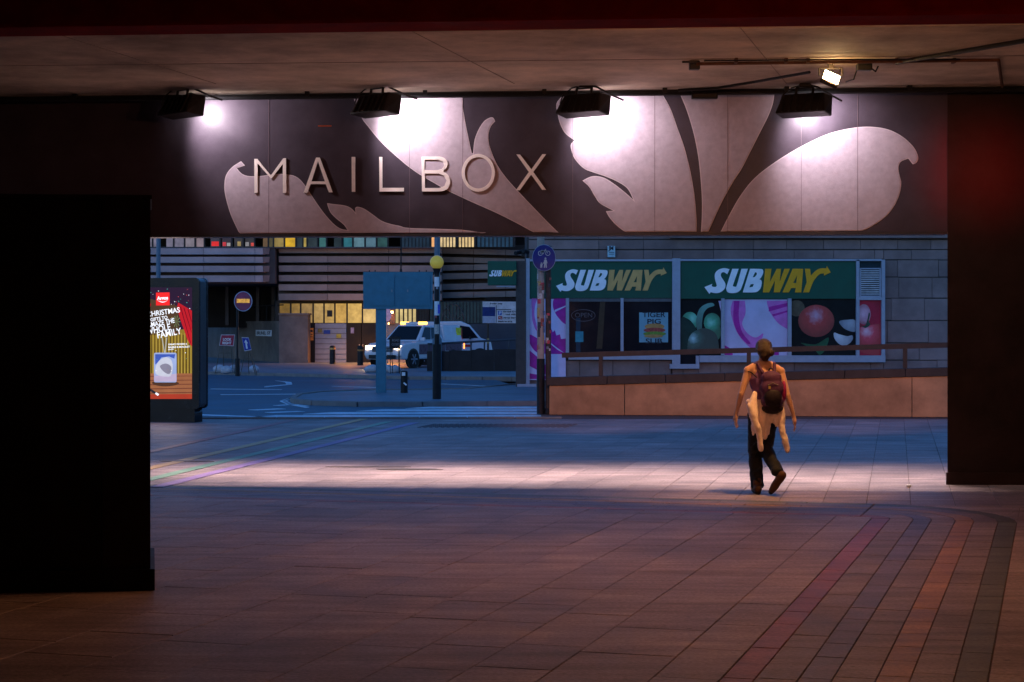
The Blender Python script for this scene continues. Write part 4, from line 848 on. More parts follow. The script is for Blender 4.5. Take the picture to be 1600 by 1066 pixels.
# big teal sign cabinet seen from behind
cA = G(595.5, 613.5, PZ); ds_ = cA.y; TEAL = M_('teal_paint', (.045, .17, .24), .5, .12, 5)
TPn = Plane(Vector((0, ds_ - .15, 0)), (1, 0, 0))
t = thing('sign_cabinet', 'blank teal double sign panel on a broad post on the island', 'sign', cA)
(u0, v0), (u1, v1) = TPn.uv(567.5, 483), TPn.uv(676, 425)
flat('back_panel', [rect(u0, v0, u1, v1)], TPn, -.1, .1, TEAL, t)
for xa, xb in ((577, 616), (633, 672)):
    (a, b_), (c_, d_) = TPn.uv(xa, 477.5), TPn.uv(xb, 431.5); o = flat('door_panel', [rect(a, b_, c_, d_)], TPn, .001, .03, TEAL, t); MB().box(((c_ - .06) if xa < 600 else (a + .07), ds_ - .2, (b_ + d_) / 2 + .0), (.03, .03, .06)).build('latch', GREYM, o)
for px in (586, 666, 577, 655): MB().tube(TPn.pt(TPn.uv(px, 425)[0], v1, -.05), TPn.pt(TPn.uv(px, 425)[0], v1 + .05, -.05), .014).build('lifting_eye', BLACK, t)
MB().box((cA.x, ds_ + .0, (v0 + .02) / 2 + .0), (.265, .20, v0 - .02)).build('post', TEAL, t, bevel=.01)
pc = P(626.5, 432, 85.6); t = thing('hanging_lamp', 'black lamp drooping on a thin stem above the teal sign', 'lamp', pc)
MB().tube(pc, pc + Vector((0, 0, 3.0)), .035).build('stem', BLACK, t); MB().tube(pc + Vector((0, 0, -.2)), pc + Vector((0, 0, .35)), .12, .05).build('hood', BLACK, t); MB().tube(pc + Vector((0, 0, 3.0)), pc + Vector((0, 2.2, 3.0)), .04).build('arm', BLACK, t)
# bollards
def bollard(px, py, wpx, toppy, lab, z=PZ, band=None):
    q_ = G(px, py, z); k = q_.y / F; hgt = (py - toppy) * k; r_ = wpx * k / 2; t = thing('bollard', lab, 'bollard', q_, group='black street bollards')
    MB().lathe(q_, [(r_ * 1.05, 0), (r_ * 1.05, .05), (r_, .06), (r_, hgt * .9), (r_ * .9, hgt * .97), (r_ * .4, hgt)], 18).build('body', BLACK, t, smooth=False)
    for z0, z1, c_ in (band or []): MB().tube(q_ + Vector((0, 0, hgt * z0)), q_ + Vector((0, 0, hgt * z1)), r_ * 1.02, n=18).build('reflective_band', M_('band' + str(c_[0]), c_, .3), t)
    return t, q_, k
t, q_, k = bollard(631.5, 614, 11, 579, 'short black bollard with torn white stickers on the island')
MB().box(q_ + Vector((-.01, -.1, .5)), (.09, .01, .09)).build('sticker', WHITE, t); MB().box(q_ + Vector((.03, -.1, .24)), (.1, .01, .04), M=Matrix.Rotation(R(40), 3, 'Y')).build('sticker', WHITE, t)
bollard(519.5, 569, 9, 540, 'black bollard with amber band before the pale blue wall', band=[(.78, .88, (.6, .3, .08))])
bollard(563, 571, 9, 540, 'black bollard with amber band before the dark doors', band=[(.72, .80, (.5, .22, .06))])
# direction board
dB = G(762.5, 577, PZ)
t = thing('direction_sign', 'white diagram direction board with blue panel on a slim post', 'sign', dB); DP = Plane(Vector((0, dB.y - .1, 0)), (1, 0, 0))
zd = lambda p: zm(740, 460, 80 / 1421, p)
df = lambda name, pts, lv, m: flat(name, [[DP.uv(*q) for q in zd(pts)]], DP, lv * .006, .005, m, t)
df('board', [(248, 200), (1340, 205), (1340, 805), (248, 800)], 0, M_('board_white', (.62, .56, .56), .5)); df('blue_panel', [(248, 352), (600, 352), (600, 610), (248, 610)], 1, M_('board_blue', (.015, .035, .16), .5)); df('lower_panel', [(248, 618), (600, 618), (600, 798), (248, 798)], 1, M_('board_grey', (.42, .42, .52), .5))
df('route_line', [(622, 305), (638, 305), (638, 790), (622, 790)], 1, INK); df('route_arm', [(640, 412), (1045, 412), (1045, 430), (640, 430)], 1, INK)
pk = df('parking_symbol', [(680, 462), (782, 462), (782, 575), (680, 575)], 1, M_('parking_blue', (.02, .1, .45), .4)); rk = df('rail_symbol', [(682, 610), (800, 610), (800, 695), (682, 695)], 1, M_('rail_red', (.4, .03, .03), .4)); df('rail_symbol', [(705, 640), (780, 660), (780, 672), (705, 650)], 2, WHITE)
def dtext(body, x, y, x1, hpx, m=INK): (a, b_), (c_, _) = DP.uv(*zd([(x, y)])[0]), DP.uv(*zd([(x1, y)])[0]); text(body, DP, a, b_, hpx * 80 / 1421 * dB.y / F * 1.4, .013, m, t, width=c_ - a, depth=.003, bold=.004)
dtext('P', 705, 560, 765, 85, WHITE); dtext('Service only', 455, 275, 800, 42); dtext('Grand Central', 815, 498, 1330, 40); dtext('and other', 880, 575, 1250, 40); dtext('New Street', 830, 672, 1270, 45); dtext('Markets area', 680, 772, 1070, 42)
MB().tube(dB, dB + Vector((0, 0, H + 3 * dB.y / F)), .045).build('post', M_('brown_pole', (.05, .036, .03)), t); MB().tube(dB + Vector((0, 0, 1.05)), dB + Vector((0, 0, 1.25)), .05).build('sticker', M_('sticker4', (.45, .3, .12)), t)
# no entry sign on the left corner
nA = G(371, 588, PZ)
t = thing('no_entry_sign', 'round no entry sign on a black post, street light reflection painted into its bar', 'sign', nA); NP = Plane(Vector((0, nA.y - .08, 0)), (1, 0, 0)); cu, cv = NP.uv(380, 471); q = NP.uv(394.3, 471)[0] - cu
MB().tube(nA, nA + Vector((0, 0, 2.9)), .04).build('post', BLACK, t); MB().tube(nA, nA + Vector((0, 0, .62)), .085).build('base_sleeve', BLACK, t); MB().box((nA.x + .08, nA.y - .03, cv), (.25, .04, .05)).build('bracket', BLACK, t)
flat('rim', [ell(cu, cv, q, q * 1.1, 36)], NP, 0, .02, M_('rim_blue', (.30, .36, .48), .4), t); flat('disc', [ell(cu, cv, q * .92, q * 1.02, 36)], NP, .0205, .006, M_('disc_red', (.22, .035, .09), .35, .3, 3), t)
flat('bar', [rect(cu - q * .7, cv - q * .17, cu + q * .72, cv + q * .27)], NP, .027, .004, mat('bar_reflection', (.8, .42, .08), .4, .5, 12, emit=(.9, .40, .05), es=.25), t)  # white bar; reflected street light put into its amber colour and glow
# temporary A-frame signs and their sandbags
def aframe(name, lab, poly, feet, m, body=None):
    c_ = G((feet[0] + feet[1]) / 2, feet[2], PZ); AP = Plane(Vector((0, c_.y - .2, 0)), (1, 0, 0)); t = thing(name, lab, 'sign', c_)
    uv = [AP.uv(*p) for p in poly]; flat('sign_plate', [uv], AP, 0, .012, M_('aframe_border', (.55, .5, .52), .5), t); mx, my = sum(p[0] for p in uv) / 4, sum(p[1] for p in uv) / 4
    pl2 = flat('sign_face', [[(mx + (x - mx) * .93, my + (y - my) * .9) for x, y in uv]], AP, .0125, .004, m, t)
    x0, x1 = uv[3][0], uv[2][0]; zb_ = min(uv[2][1], uv[3][1]); zt_ = max(uv[0][1], uv[1][1])
    for x, xf, sy in ((x0 + .04, feet[0], -.25), (x1 - .04, feet[1], -.25), (x0 + .12, feet[0] + 9, .5), (x1 - .12, feet[1] - 7, .5)):
        MB().tube((x, c_.y - .16, zb_ + .2 if sy > 0 else zb_ + .05), (P(xf, 0, c_.y).x, c_.y + sy, PZ), .014).build('leg', M_('aframe_leg', (.10, .09, .07), .5, .4), t)
    MB().tube((x0, c_.y - .17, zb_ - .25), (x1, c_.y - .17, zb_ - .25), .012).build('stretcher', MATS['aframe_leg'], t)
    return AP, pl2, uv, c_
AP, fc, uv, c_ = aframe('temporary_sign', 'red and white LOOK RIGHT sign on a folding frame', [(345.5, 523), (367, 523), (365, 541), (342.5, 540)], (338, 368, 584), M_('temp_red', (.32, .02, .05), .45))
for i, (bdy, py) in enumerate((('LOOK', 532.5), ('RIGHT', 538))): (a, b_), (d_, _) = AP.uv(348.5 - i, py), AP.uv(361.5, py); text(bdy, AP, a, b_, .13, .018, WHITE, fc, width=d_ - a, bold=.004)
AP, fc, uv, c2_ = aframe('temporary_sign', 'blue arrow sign on a folding frame beside the black post', [(377.5, 527), (388.5, 527.5), (393, 547), (382, 549)], (377, 403, 586), M_('temp_blue', (.02, .045, .30), .45))
(a, b_) = AP.uv(385.3, 538); flat('arrow', [[(a + x, b_ + y) for x, y in ((-.015, -.16), (.045, -.16), (.01, .04), (.055, .02), (-.03, .17), (-.085, .06), (-.045, .06))]], AP, .018, .004, WHITE, fc)
BAG = M_('sandbag', (.42, .44, .48), .7, .2, 10, .4, 30)
def sandbag(px, py, l, lab, rz=0, d_=None, z=PZ):
    q_ = G(px, py, z); t = thing('sandbag', lab, 'sandbag', q_, rz, group='pale sandbags on the sign frames')
    MB().ball((0, 0, .14), (l * .55, .18, .16)).ball((-l * .35, .02, .12), (l * .35, .17, .13)).ball((l * .36, 0, .13), (l * .3, .16, .12)).blob('bag', BAG, t, .02, 2); MB().tube((l * .5, 0, .09), (l * .62, .02, .08), .02, .05).build('tied_neck', BAG, t, local=True)
sandbag(343, 582, .36, 'pale sandbag lying left under the red sign', .1); sandbag(354, 584, .34, 'pale sandbag lying right under the red sign', -.2); sandbag(365, 582.5, .3, 'pale sandbag lying against the black post foot', .3); sandbag(397, 582.5, .3, 'single pale sandbag under the blue arrow sign', -.1)

# ------------------------------------------------------------------ the concrete car park across the road
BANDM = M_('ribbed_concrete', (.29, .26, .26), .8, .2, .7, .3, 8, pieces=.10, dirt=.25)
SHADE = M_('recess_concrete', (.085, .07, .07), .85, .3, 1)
dF = 88.0; CPk = Plane((0, dF, 0), (1, 0, 0))
cpk = thing('car_park_building', 'brutalist concrete building with long louvre bands and strip windows', 'building', (-12, dF, 0))
def cbox(x0, y0, x1, y1, d0, d1, m, name, par=cpk, lab=None):      # px box projected on depth d0, running back to d1
    A_, B_ = P(x0, y1, d0), P(x1, y0, d0)
    o = MB().box(((A_.x + B_.x) / 2, (d0 + d1) / 2, (A_.z + B_.z) / 2), (B_.x - A_.x, d1 - d0, B_.z - A_.z)).build(name, m, par)
    if lab: o['label'] = lab
    return o
BANDL = M_('lit_ribbed_concrete', (.50, .40, .42), .8, .16, .7, .3, 8, pieces=.1, dirt=.25)  # the left bands' extra light is put into a brighter concrete colour
def band(xs, y0, y1, d0, slope=0.0, bm=None):
    for i, (xa, xb) in enumerate(zip(xs, xs[1:])):
        f_ = lambda x, y, dd: P(x, y + slope * (x - xs[0]), d0) + Vector((0, dd, 0)); e = .35
        bt = [f_(xa + e, y1, .12), f_(xb - e, y1, .12), f_(xb - e, y1, .9), f_(xa + e, y1, .9)]; tp = [f_(xa + e, y0, 0), f_(xb - e, y0, 0), f_(xb - e, y0, .9), f_(xa + e, y0, .9)]
        MB().hexa(bt, tp).build('louvre_band', bm or BANDM, cpk)
xl = [60, 150, 235, 318, 398, 411]; xr = [435, 512, 607, 690]; xq = [690, 740, 790, 840]
rl = [(388, 397.5), (401.5, 410.5), (415.5, 425), (430.5, 440.5)]; rrw = [(387, 395.5), (400.5, 410), (415, 424.5), (430, 439.5), (444.5, 454), (459, 469)]
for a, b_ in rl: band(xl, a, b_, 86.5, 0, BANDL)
for a, b_ in rl:                                     # splayed return between the two fronts
    bt = [P(411.3, b_, 86.6), P(434.6, b_ - .6, 88.9), P(434.6, b_ - .6, 90), P(411.3, b_, 88)]; tp = [P(411.3, a, 86.5), P(434.6, a - .6, 88.8), P(434.6, a - .6, 90), P(411.3, a, 88)]
    MB().hexa(bt, tp).build('louvre_band', BANDM, cpk)
for a, b_ in rrw: band(xr, a, b_, dF)
for i, (a, b_) in enumerate([(388, 396), (401.5, 409.5), (414.5, 423), (427.5, 436.5), (444, 453), (457, 466)]): band(xq, a, b_, 90, .025 if i < 2 else -.02)
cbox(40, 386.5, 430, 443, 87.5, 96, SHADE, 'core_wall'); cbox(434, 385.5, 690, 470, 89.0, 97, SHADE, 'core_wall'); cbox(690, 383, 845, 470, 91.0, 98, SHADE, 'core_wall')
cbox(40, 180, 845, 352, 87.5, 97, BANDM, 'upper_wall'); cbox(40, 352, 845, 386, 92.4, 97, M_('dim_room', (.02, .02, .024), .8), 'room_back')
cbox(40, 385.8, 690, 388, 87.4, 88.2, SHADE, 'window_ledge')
GF = M_('window_bar', (.012, .012, .016), .4)
def pane(x0, x1, col, s=1.0, y0=352, y1=386, d=88.0, blinds=0, name='window'):
    key = 'pane_%.2f_%.2f_%.2f' % col
    if key not in MATS: MATS[key] = glow(key, col, .55, .35) if max(col) > .025 else mat(key, tuple(c * 2.2 for c in col), .3, .4, 1.5)
    o = cbox(x0, y0, x1, y1, d + .1, d + .14, MATS[key], name)
    cbox(x1, y0, x1 + 2.3, y1, d - .02, d + .1, GF, 'mullion', o)
    for i in range(blinds):
        w = (x1 - x0) / blinds; cbox(x0 + w * (i + .68), y0, x0 + w * (i + 1), y1, d + .02, d + .06, GF, 'blind_gap', o)
    return o
gw = (.13, .12, .17); 
for x0, x1, c in ((214, 228, gw), (230, 237, gw), (239, 246, gw), (260, 270, gw), (273, 287, gw), (290, 303.5, (.16, .14, .17)), (307, 318, (.17, .13, .15)), (329, 343, (.03, .03, .045)), (347, 361, (.025, .02, .03)), (366, 379, (.028, .026, .03)), (383, 396.5, (.026, .026, .03)), (411, 418, (.10, .06, .03)), (420, 426, (.07, .06, .03)), (428, 443, (.24, .17, .05)), (446, 461, (.62, .36, .02)), (464, 472, (.02, .03, .035)), (474, 478.5, (.34, .25, .06)), (481, 495, (.02, .03, .035)), (499, 509, (.03, .10, .10)), (522, 533, (.015, .025, .03)), (537, 550, (.02, .11, .14)), (553, 569, (.08, .16, .20)), (572, 587, (.06, .12, .16)), (590, 605, (.02, .06, .06))): pane(x0, x1, c)
for i, (xa, c) in enumerate(((330.5, (.55, .02, .02)), (348, (.4, .03, .04)), (354.5, (.32, .30, .30)), (371, (.25, .18, .07)), (383.5, (.20, .19, .2)), (392, (.42, .05, .04)))): cbox(xa, 377.5 + (i % 3), xa + (11 if i == 0 else 5), 384.5, 88.02, 88.09, glow('shelf_item%d' % i, c, .6, .4), 'display_item')
pane(628, 672, (.01, .022, .04), blinds=8); pane(673.5, 679, (.75, .36, .14)); pane(688, 713, (.60, .44, .22), blinds=5); pane(717, 742, (.68, .48, .22), blinds=5); pane(746, 803, (.012, .035, .07), blinds=9)
# lower level: recess, lit strip windows, doors, pale wall
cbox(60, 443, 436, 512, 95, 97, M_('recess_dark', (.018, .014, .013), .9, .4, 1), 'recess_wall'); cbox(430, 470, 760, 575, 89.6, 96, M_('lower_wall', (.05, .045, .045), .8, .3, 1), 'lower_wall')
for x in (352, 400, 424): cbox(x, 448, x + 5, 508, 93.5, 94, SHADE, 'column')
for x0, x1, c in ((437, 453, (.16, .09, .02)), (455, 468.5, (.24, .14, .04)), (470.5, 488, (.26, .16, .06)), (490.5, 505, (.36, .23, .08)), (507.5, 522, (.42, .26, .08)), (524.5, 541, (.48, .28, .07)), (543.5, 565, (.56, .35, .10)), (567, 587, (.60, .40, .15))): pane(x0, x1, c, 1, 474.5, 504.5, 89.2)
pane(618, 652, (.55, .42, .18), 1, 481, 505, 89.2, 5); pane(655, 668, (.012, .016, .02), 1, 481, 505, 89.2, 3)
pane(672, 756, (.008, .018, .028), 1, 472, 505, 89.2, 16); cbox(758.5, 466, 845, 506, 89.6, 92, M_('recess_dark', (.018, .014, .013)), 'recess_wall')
cbox(511, 485, 519, 495, 89.1, 89.2, GF, 'window_notice')
pw_ = cbox(492, 505.5, 541, 570, 88.9, 89.6, M_('pale_blue_wall', (.26, .30, .36), .7, .12, 2), 'pale_panel_wall')
for i in range(7): cbox(492, 513 + i * 8, 541, 513.5 + i * 8, 88.88, 88.91, SHADE, 'panel_joint', pw_)
for x0, y0, x1, y1, c in ((496.5, 514, 503, 519.5, (.18, .18, .06)), (506, 516, 516, 522, (.02, .06, .30)), (525.5, 522, 533, 528, (.40, .36, .06))): cbox(x0, y0, x1, y1, 88.84, 88.88, M_('wall_notice%d' % x0, c, .5), 'notice', pw_)
cbox(483, 505, 492, 570, 88.8, 89.6, M_('door_black', (.008, .008, .009), .5), 'dark_jamb')
ys = cbox(484, 512.5, 489.5, 532, 88.7, 88.79, M_('warning_amber', (.62, .27, .06), .5, .2, 5), 'warning_sign'); cbox(485.2, 516, 488.4, 519, 88.66, 88.7, INK, 'symbol', ys); cbox(485.2, 522, 488.4, 523, 88.66, 88.7, INK, 'symbol', ys); cbox(485.2, 526, 488.4, 527, 88.66, 88.7, INK, 'symbol', ys)
for x0, x1 in ((541.5, 564), (565, 588)): dr_ = cbox(x0, 505.5, x1, 571, 88.9, 89.6, MATS['door_black'], 'door'); cbox(x1 - 3 if x0 < 550 else x0 + 1.5, 538, x1 - 2 if x0 < 550 else x0 + 2.5, 545, 88.84, 88.9, GREYM, 'handle', dr_)
cbox(548, 512, 553, 521, 88.84, 88.89, M_('door_notice', (.35, .30, .42), .5), 'notice')
cbox(588, 505, 668, 575, 88.9, 89.6, M_('grey_panel_wall', (.20, .20, .22), .7, .15, 1.5), 'grey_wall'); cbox(603, 482, 617, 506, 88.7, 89.6, M_('orange_pier', (.40, .20, .12), .7, .15, 2), 'pier')
cbox(668, 506, 845, 575, 89.0, 89.6, M_('blue_lower_wall', (.05, .06, .075), .7, .2, 1), 'lower_wall')
RMf = M_('fan_grey', (.06, .065, .075), .6)
for i in range(7):                                   # half-round fan window
    a = math.pi * i / 6; c0 = P(708, 505, 89.05); e = P(708 + 18 * math.cos(a), 505 - 30 * math.sin(a), 89.05); MB().tube(c0, e, .02).build('fan_bar', RMf, cpk)
MB().path([P(708 + 18 * math.cos(math.pi * i / 12), 505 - 30 * math.sin(math.pi * i / 12), 89.05) for i in range(13)], .025).build('fan_arch', RMf, cpk)
# sodium wall lamp
lw = P(611, 487, 88.3); t = thing('wall_lamp', 'orange sodium wall lamp glowing beside the teal sign post', 'lamp', lw)
MB().box(lw + Vector((0, .1, 0)), (.25, .2, .12)).build('housing', HOUS, t); MB().box(lw + Vector((0, -.02, -.03)), (.2, .08, .1)).build('lens', mat('sodium_lens', (.8, .4, .1), .3, 0, emit=(1, .45, .12), es=14), t)
lamp('sodium_light', 'SPOT', lw + Vector((-.05, -.45, -.12)), (1, .33, .06), 420, t, lw + Vector((-.5, -1.3, -2.2)), spot_size=R(140), spot_blend=.5, shadow_soft_size=.1)
lw2 = P(606, 505, 88.3) ; t = thing('wall_lamp', 'lower small sodium lamp on the orange pier', 'lamp', lw2); MB().box(lw2 + Vector((0, .12, 0)), (.14, .2, .12)).build('housing', HOUS, t); MB().box(lw2 + Vector((0, -.01, -.02)), (.12, .06, .08)).build('lens', MATS.get('sodium_lens') or mat('sodium_lens2', (.8, .4, .1), .3, 0, emit=(1, .45, .12), es=8), t)
lamp('sodium_light', 'POINT', P(545, 522, 85.5), (1, .36, .07), 60, t, shadow_soft_size=.1)
rs = P(605, 492, 86.5); t = thing('round_sign', 'pale round sign half hidden behind the teal sign post', 'sign', (rs.x, rs.y, 0)); RPn = Plane((0, rs.y, 0), (1, 0, 0)); flat('disc', [ell(rs.x, rs.z, .2, .3)], RPn, 0, .02, M_('pale_disc', (.45, .40, .55), .5), t); MB().tube((rs.x, rs.y + .04, PZ), (rs.x, rs.y + .04, rs.z), .04).build('post', GREYM, t)
# receding retaining wall with street plate
wA, wB = Vector((-(800 - 436) / F * 88.6, 88.6, PZ)), Vector((-(800 - 250) / F * 118, 118, PZ))
t = thing('retaining_wall', 'stained concrete retaining wall running back below the recess', 'wall', wA); RW = M_('retaining_concrete', (.21, .175, .155), .85, .25, .8, .3, 10, dirt=.5)
WP = Plane(wB, wA - wB); wl = (wA - wB).length; n = 5
for i in range(n):
    u0, u1 = wl * i / n, wl * (i + 1) / n; g_ = lambda u, z, k: WP.pt(u, z, -k)
    MB().hexa([g_(u0 + .01, -.05, 0), g_(u1 - .01, -.05, 0), g_(u1 - .01, -.05, .4), g_(u0 + .01, -.05, .4)], [g_(u0 + .01, 1.88, 0), g_(u1 - .01, 1.88, 0), g_(u1 - .01, 1.88, .4), g_(u0 + .01, 1.88, .4)]).build('wall_panel', RW, t)
MB().hexa([g_(0, 1.881, -.05), g_(wl, 1.881, -.05), g_(wl, 1.881, .45), g_(0, 1.881, .45)], [g_(0, 1.98, -.05), g_(wl, 1.98, -.05), g_(wl, 1.98, .45), g_(0, 1.98, .45)]).build('coping', RW, t)
cbox(436, 492, 481, 571, 87.6, 88.8, RW, 'end_pier', t); cbox(434.5, 489.5, 482, 492, 87.5, 88.9, RW, 'pier_cap', t)
for i in range(14): u = wl * (i + .5) / 14; MB().tube(WP.pt(u, 1.98, -.2), WP.pt(u, 2.75, -.2), .025, n=6).build('baluster', BLACK, t)
MB().tube(WP.pt(0, 2.75, -.2), WP.pt(wl, 2.75, -.2), .03).build('rail', BLACK, t)
(u0, v0), (u1, v1) = WP.uv(400.5, 525), WP.uv(425, 516); t = thing('street_nameplate', 'white street nameplate reading BRUNEL ST on the concrete wall', 'sign', WP.pt(u0, v0))
flat('plate', [rect(u0, v0, u1, v1)], WP, .01, .02, M_('plate_white', (.55, .56, .60), .5), t); [text(w_, WP, u0 + (u1 - u0) * a_, v0 + (v1 - v0) * .25, (v1 - v0) * .75, .031, INK, t, width=(u1 - u0) * b_, bold=.006) for w_, a_, b_ in (('BRUNEL', .06, .6), ('ST', .74, .2))]

# ------------------------------------------------------------------ low wall with railings, right of centre
d0 = GD(580, PZ); t = thing('low_wall', 'dark low wall with railings in front of the parked vehicles', 'wall', P(736, 580, d0)); lw_ = M_('low_wall_brick', (.035, .03, .03), .8, .3, 2)
for xa, xb in ((667, 702), (702, 737), (737, 772), (772, 812)):
    A_, B_ = P(xa + .15, 582, d0), P(xb - .15, 549 - (xa - 667) * .03, d0); MB().box(((A_.x + B_.x) / 2, d0 + .2, (A_.z + B_.z) / 2), (B_.x - A_.x, .4, B_.z - A_.z)).build('wall_panel', lw_, t)
rail = thing('railing', 'grey metal railing along the top of the low dark wall', 'railing', P(736, 548, d0)); RM = M_('rail_paint', (.05, .06, .075), .45, .2)
MB().tube(P(668, 538, d0 + .2), P(812, 530, d0 + .2), .045).build('top_rail', RM, rail)
for px in (670, 690, 736, 757, 795): MB().tube(P(px, 552, d0 + .2), P(px, 537 - (px - 668) * .055, d0 + .2), .035).build('post', RM, rail)

# ------------------------------------------------------------------ vehicles (local: x forward, y left, z up)
VW = M_('vehicle_white', (.62, .62, .66), .25, .05, 3); VG = M_('vehicle_glass', (.01, .011, .014), .08, .2, 2); VD = M_('vehicle_dark', (.02, .02, .022), .5, .2, 6); VP = M_('livery_purple', (.06, .018, .07), .3)
HEAD = mat('headlight_lit', (.8, .75, .6), .2, 0, emit=(1, .72, .42), es=4); TAIL = mat('tail_lit', (.5, .05, .02), .3, 0, emit=(1, .18, .03), es=3); AMBR = mat('amber_bar', (.7, .3, .05), .3, 0, emit=(1, .42, .06), es=3.5)
CHY = M_('chevron_yellow', (.8, .75, .03), .4); CHR = M_('chevron_red', (.45, .02, .03), .4)
def extr(prof, w, name, m, t, bev=.05, taper=None):
    n = len(prof); vs = [(x, sg * (w if taper is None else taper(z)), z) for sg in (-1, 1) for x, z in prof]; fs = [tuple(range(n - 1, -1, -1)), tuple(range(n, 2 * n))] + [(i, (i + 1) % n, (i + 1) % n + n, i + n) for i in range(n)]
    return MB().add(vs, fs).build(name, m, t, bevel=bev, local=True)
def panel(t, q4, u0, u1, v0, v1, m, name, off=.012, par=None):      # quad lying just proud of a face given by four corners
    a, b_, c, d = [Vector(p) for p in q4]; n = (b_ - a).cross(d - a).normalized() * off
    f_ = lambda u, v: a * (1 - u) * (1 - v) + b_ * u * (1 - v) + c * u * v + d * (1 - u) * v
    q_ = [f_(u0, v0), f_(u1, v0), f_(u1, v1), f_(u0, v1)]
    return MB().hexa([p - n * .3 for p in q_], [p + n for p in q_]).build(name, m, par or t, local=True)
def wheel(t, x, y, r, sg):
    w = MB().lathe((0, 0, 0), [(r * .62, -.1), (r * .95, -.1), (r, -.06), (r, .06), (r * .95, .1), (r * .62, .1)], 24)
    M4 = Matrix.Translation((x, y, r)) @ Matrix.Rotation(R(90), 4, 'X')
    w.v = [tuple(M4 @ Vector(p)) for p in w.v]; o = w.build('wheel', RUBBER, t, local=True)
    for i in range(6):
        a = i * math.pi / 3; MB().tube((x, y + sg * .105, r), (x + r * .6 * math.cos(a), y + sg * .09, r + r * .6 * math.sin(a)), .035, n=6).build('rim_spoke', GREYM, o, local=True)
    a = MB().lathe((0, 0, 0), [(r * 1.18, -.02), (r * 1.18, .02)], 24); M5 = Matrix.Translation((x, y - sg * .01 + sg * .06, r)) @ Matrix.Rotation(R(90), 4, 'X'); a.v = [tuple(M5 @ Vector(p)) for p in a.v]; a.build('wheel_arch', VD, t, local=True)
al = R(30)
t = thing('pickup_truck', 'white recovery pickup with lit headlamps and amber roof light', 'pickup', (P(601, 0, 76.6).x, 76.6 + .1, PZ - .06), 0); t.location = P(601, 578, 76.4); t.location.z = PZ
t.rotation_euler = (0, 0, math.atan2(-math.cos(al), -math.sin(al))); WM.pop(t.name, None)
xo = 2.3                                            # origin sits under the front end
sh = lambda pr: [(x - xo, z) for x, z in pr]
extr(sh([(-2.5, .48), (-2.5, 1.1), (-.9, 1.12), (1.0, 1.12), (2.1, 1.03), (2.42, .90), (2.48, .55), (2.3, .36), (1.95, .36), (-2.2, .40)]), .92, 'body', VW, t, .07)
cabp = [(-.95, 1.1), (-.72, 1.76), (.30, 1.80), (1.10, 1.12)]
extr(sh(cabp), .8, 'cab', VW, t, .04, lambda z: .86 - (z - 1.1) * .30)
extr(sh([(-2.45, 1.08), (-2.35, 1.78), (-1.0, 1.80), (-.98, 1.08)]), .8, 'canopy', VW, t, .06, lambda z: .86 - (z - 1.1) * .18)
wv = lambda z: .86 - (z - 1.1) * .30
panel(t, [(1.10 - xo, wv(1.12), 1.12), (1.10 - xo, -wv(1.12), 1.12), (.30 - xo, -wv(1.8), 1.80), (.30 - xo, wv(1.8), 1.80)][::-1], .07, .93, .1, .92, VG, 'windscreen')
for sg in (1, -1):
    q4 = [(-.95 - xo, sg * wv(1.1), 1.1), (1.08 - xo, sg * wv(1.1), 1.1), (.30 - xo, sg * wv(1.8), 1.80), (-.72 - xo, sg * wv(1.76), 1.76)]
    q4 = q4 if sg < 0 else [q4[1], q4[0], q4[3], q4[2]]
    for a, b_ in (((.08, .46), (.5, .9))): panel(t, q4, a, b_, .12, .86, VG, 'side_window')
    for x in (1.55, -1.55): wheel(t, x - xo, sg * .86, .38, sg)
    MB().box((.95 - xo, sg * 1.0, 1.2), (.1, .2, .15)).build('wing_mirror', VW, t, bevel=.02, local=True)
    MB().box((2.30 - xo, sg * .66, .86), (.32, .42, .17), -sg * .25).build('headlight', HEAD, t, bevel=.03, local=True)
    MB().box((.1 - xo, sg * .925, .78), (2.0, .02, .42)).build('livery_stripe', VP, t, local=True); MB().box((-1.6 - xo, sg * .925, .85), (1.3, .022, .3)).build('livery_stripe', VP, t, local=True)
    for x in (.05, -.85): MB().box((x - xo, sg * .93, .98), (.16, .03, .03)).build('door_handle', VD, t, local=True)
    MB().box((-2.2 - xo, sg * .80, 1.4), (.35, .03, .55)).build('hazard_panel', CHY, t, local=True); MB().box((-2.42 - xo, sg * .76, 1.4), (.12, .10, .55)).build('hazard_panel', CHR, t, local=True)
    MB().box((-2.45 - xo, sg * .84, .92), (.12, .16, .3)).build('tail_light', TAIL, t, local=True)
MB().box((2.46 - xo, 0, .80), (.06, 1.0, .22)).build('grille', VD, t, local=True)
for i in range(3): MB().box((2.50 - xo, 0, .73 + i * .07), (.03, .95, .022)).build('grille_bar', GREYM, t, local=True)
MB().box((2.49 - xo, 0, .48), (.05, 1.3, .16)).build('lower_grille', VD, t, local=True); MB().box((2.53 - xo, 0, .58), (.02, .5, .11)).build('number_plate', WHITE, t, local=True)
MB().box((.1 - xo, 0, 1.86), (.3, 1.1, .1)).build('light_bar', VW, t, bevel=.03, local=True)
for y in (-.45, .45): MB().box((.1 - xo, y, 1.87), (.32, .28, .11)).build('beacon', AMBR, t, bevel=.03, local=True)
q_ = world_of(t) @ Vector((.35, -.6, .86)); lamp('headlight_beam', 'SPOT', q_, (1, .7, .4), 30, t, q_ + Vector((-1.2, -3, -.55)), spot_size=R(70), spot_blend=.6, shadow_soft_size=.08)
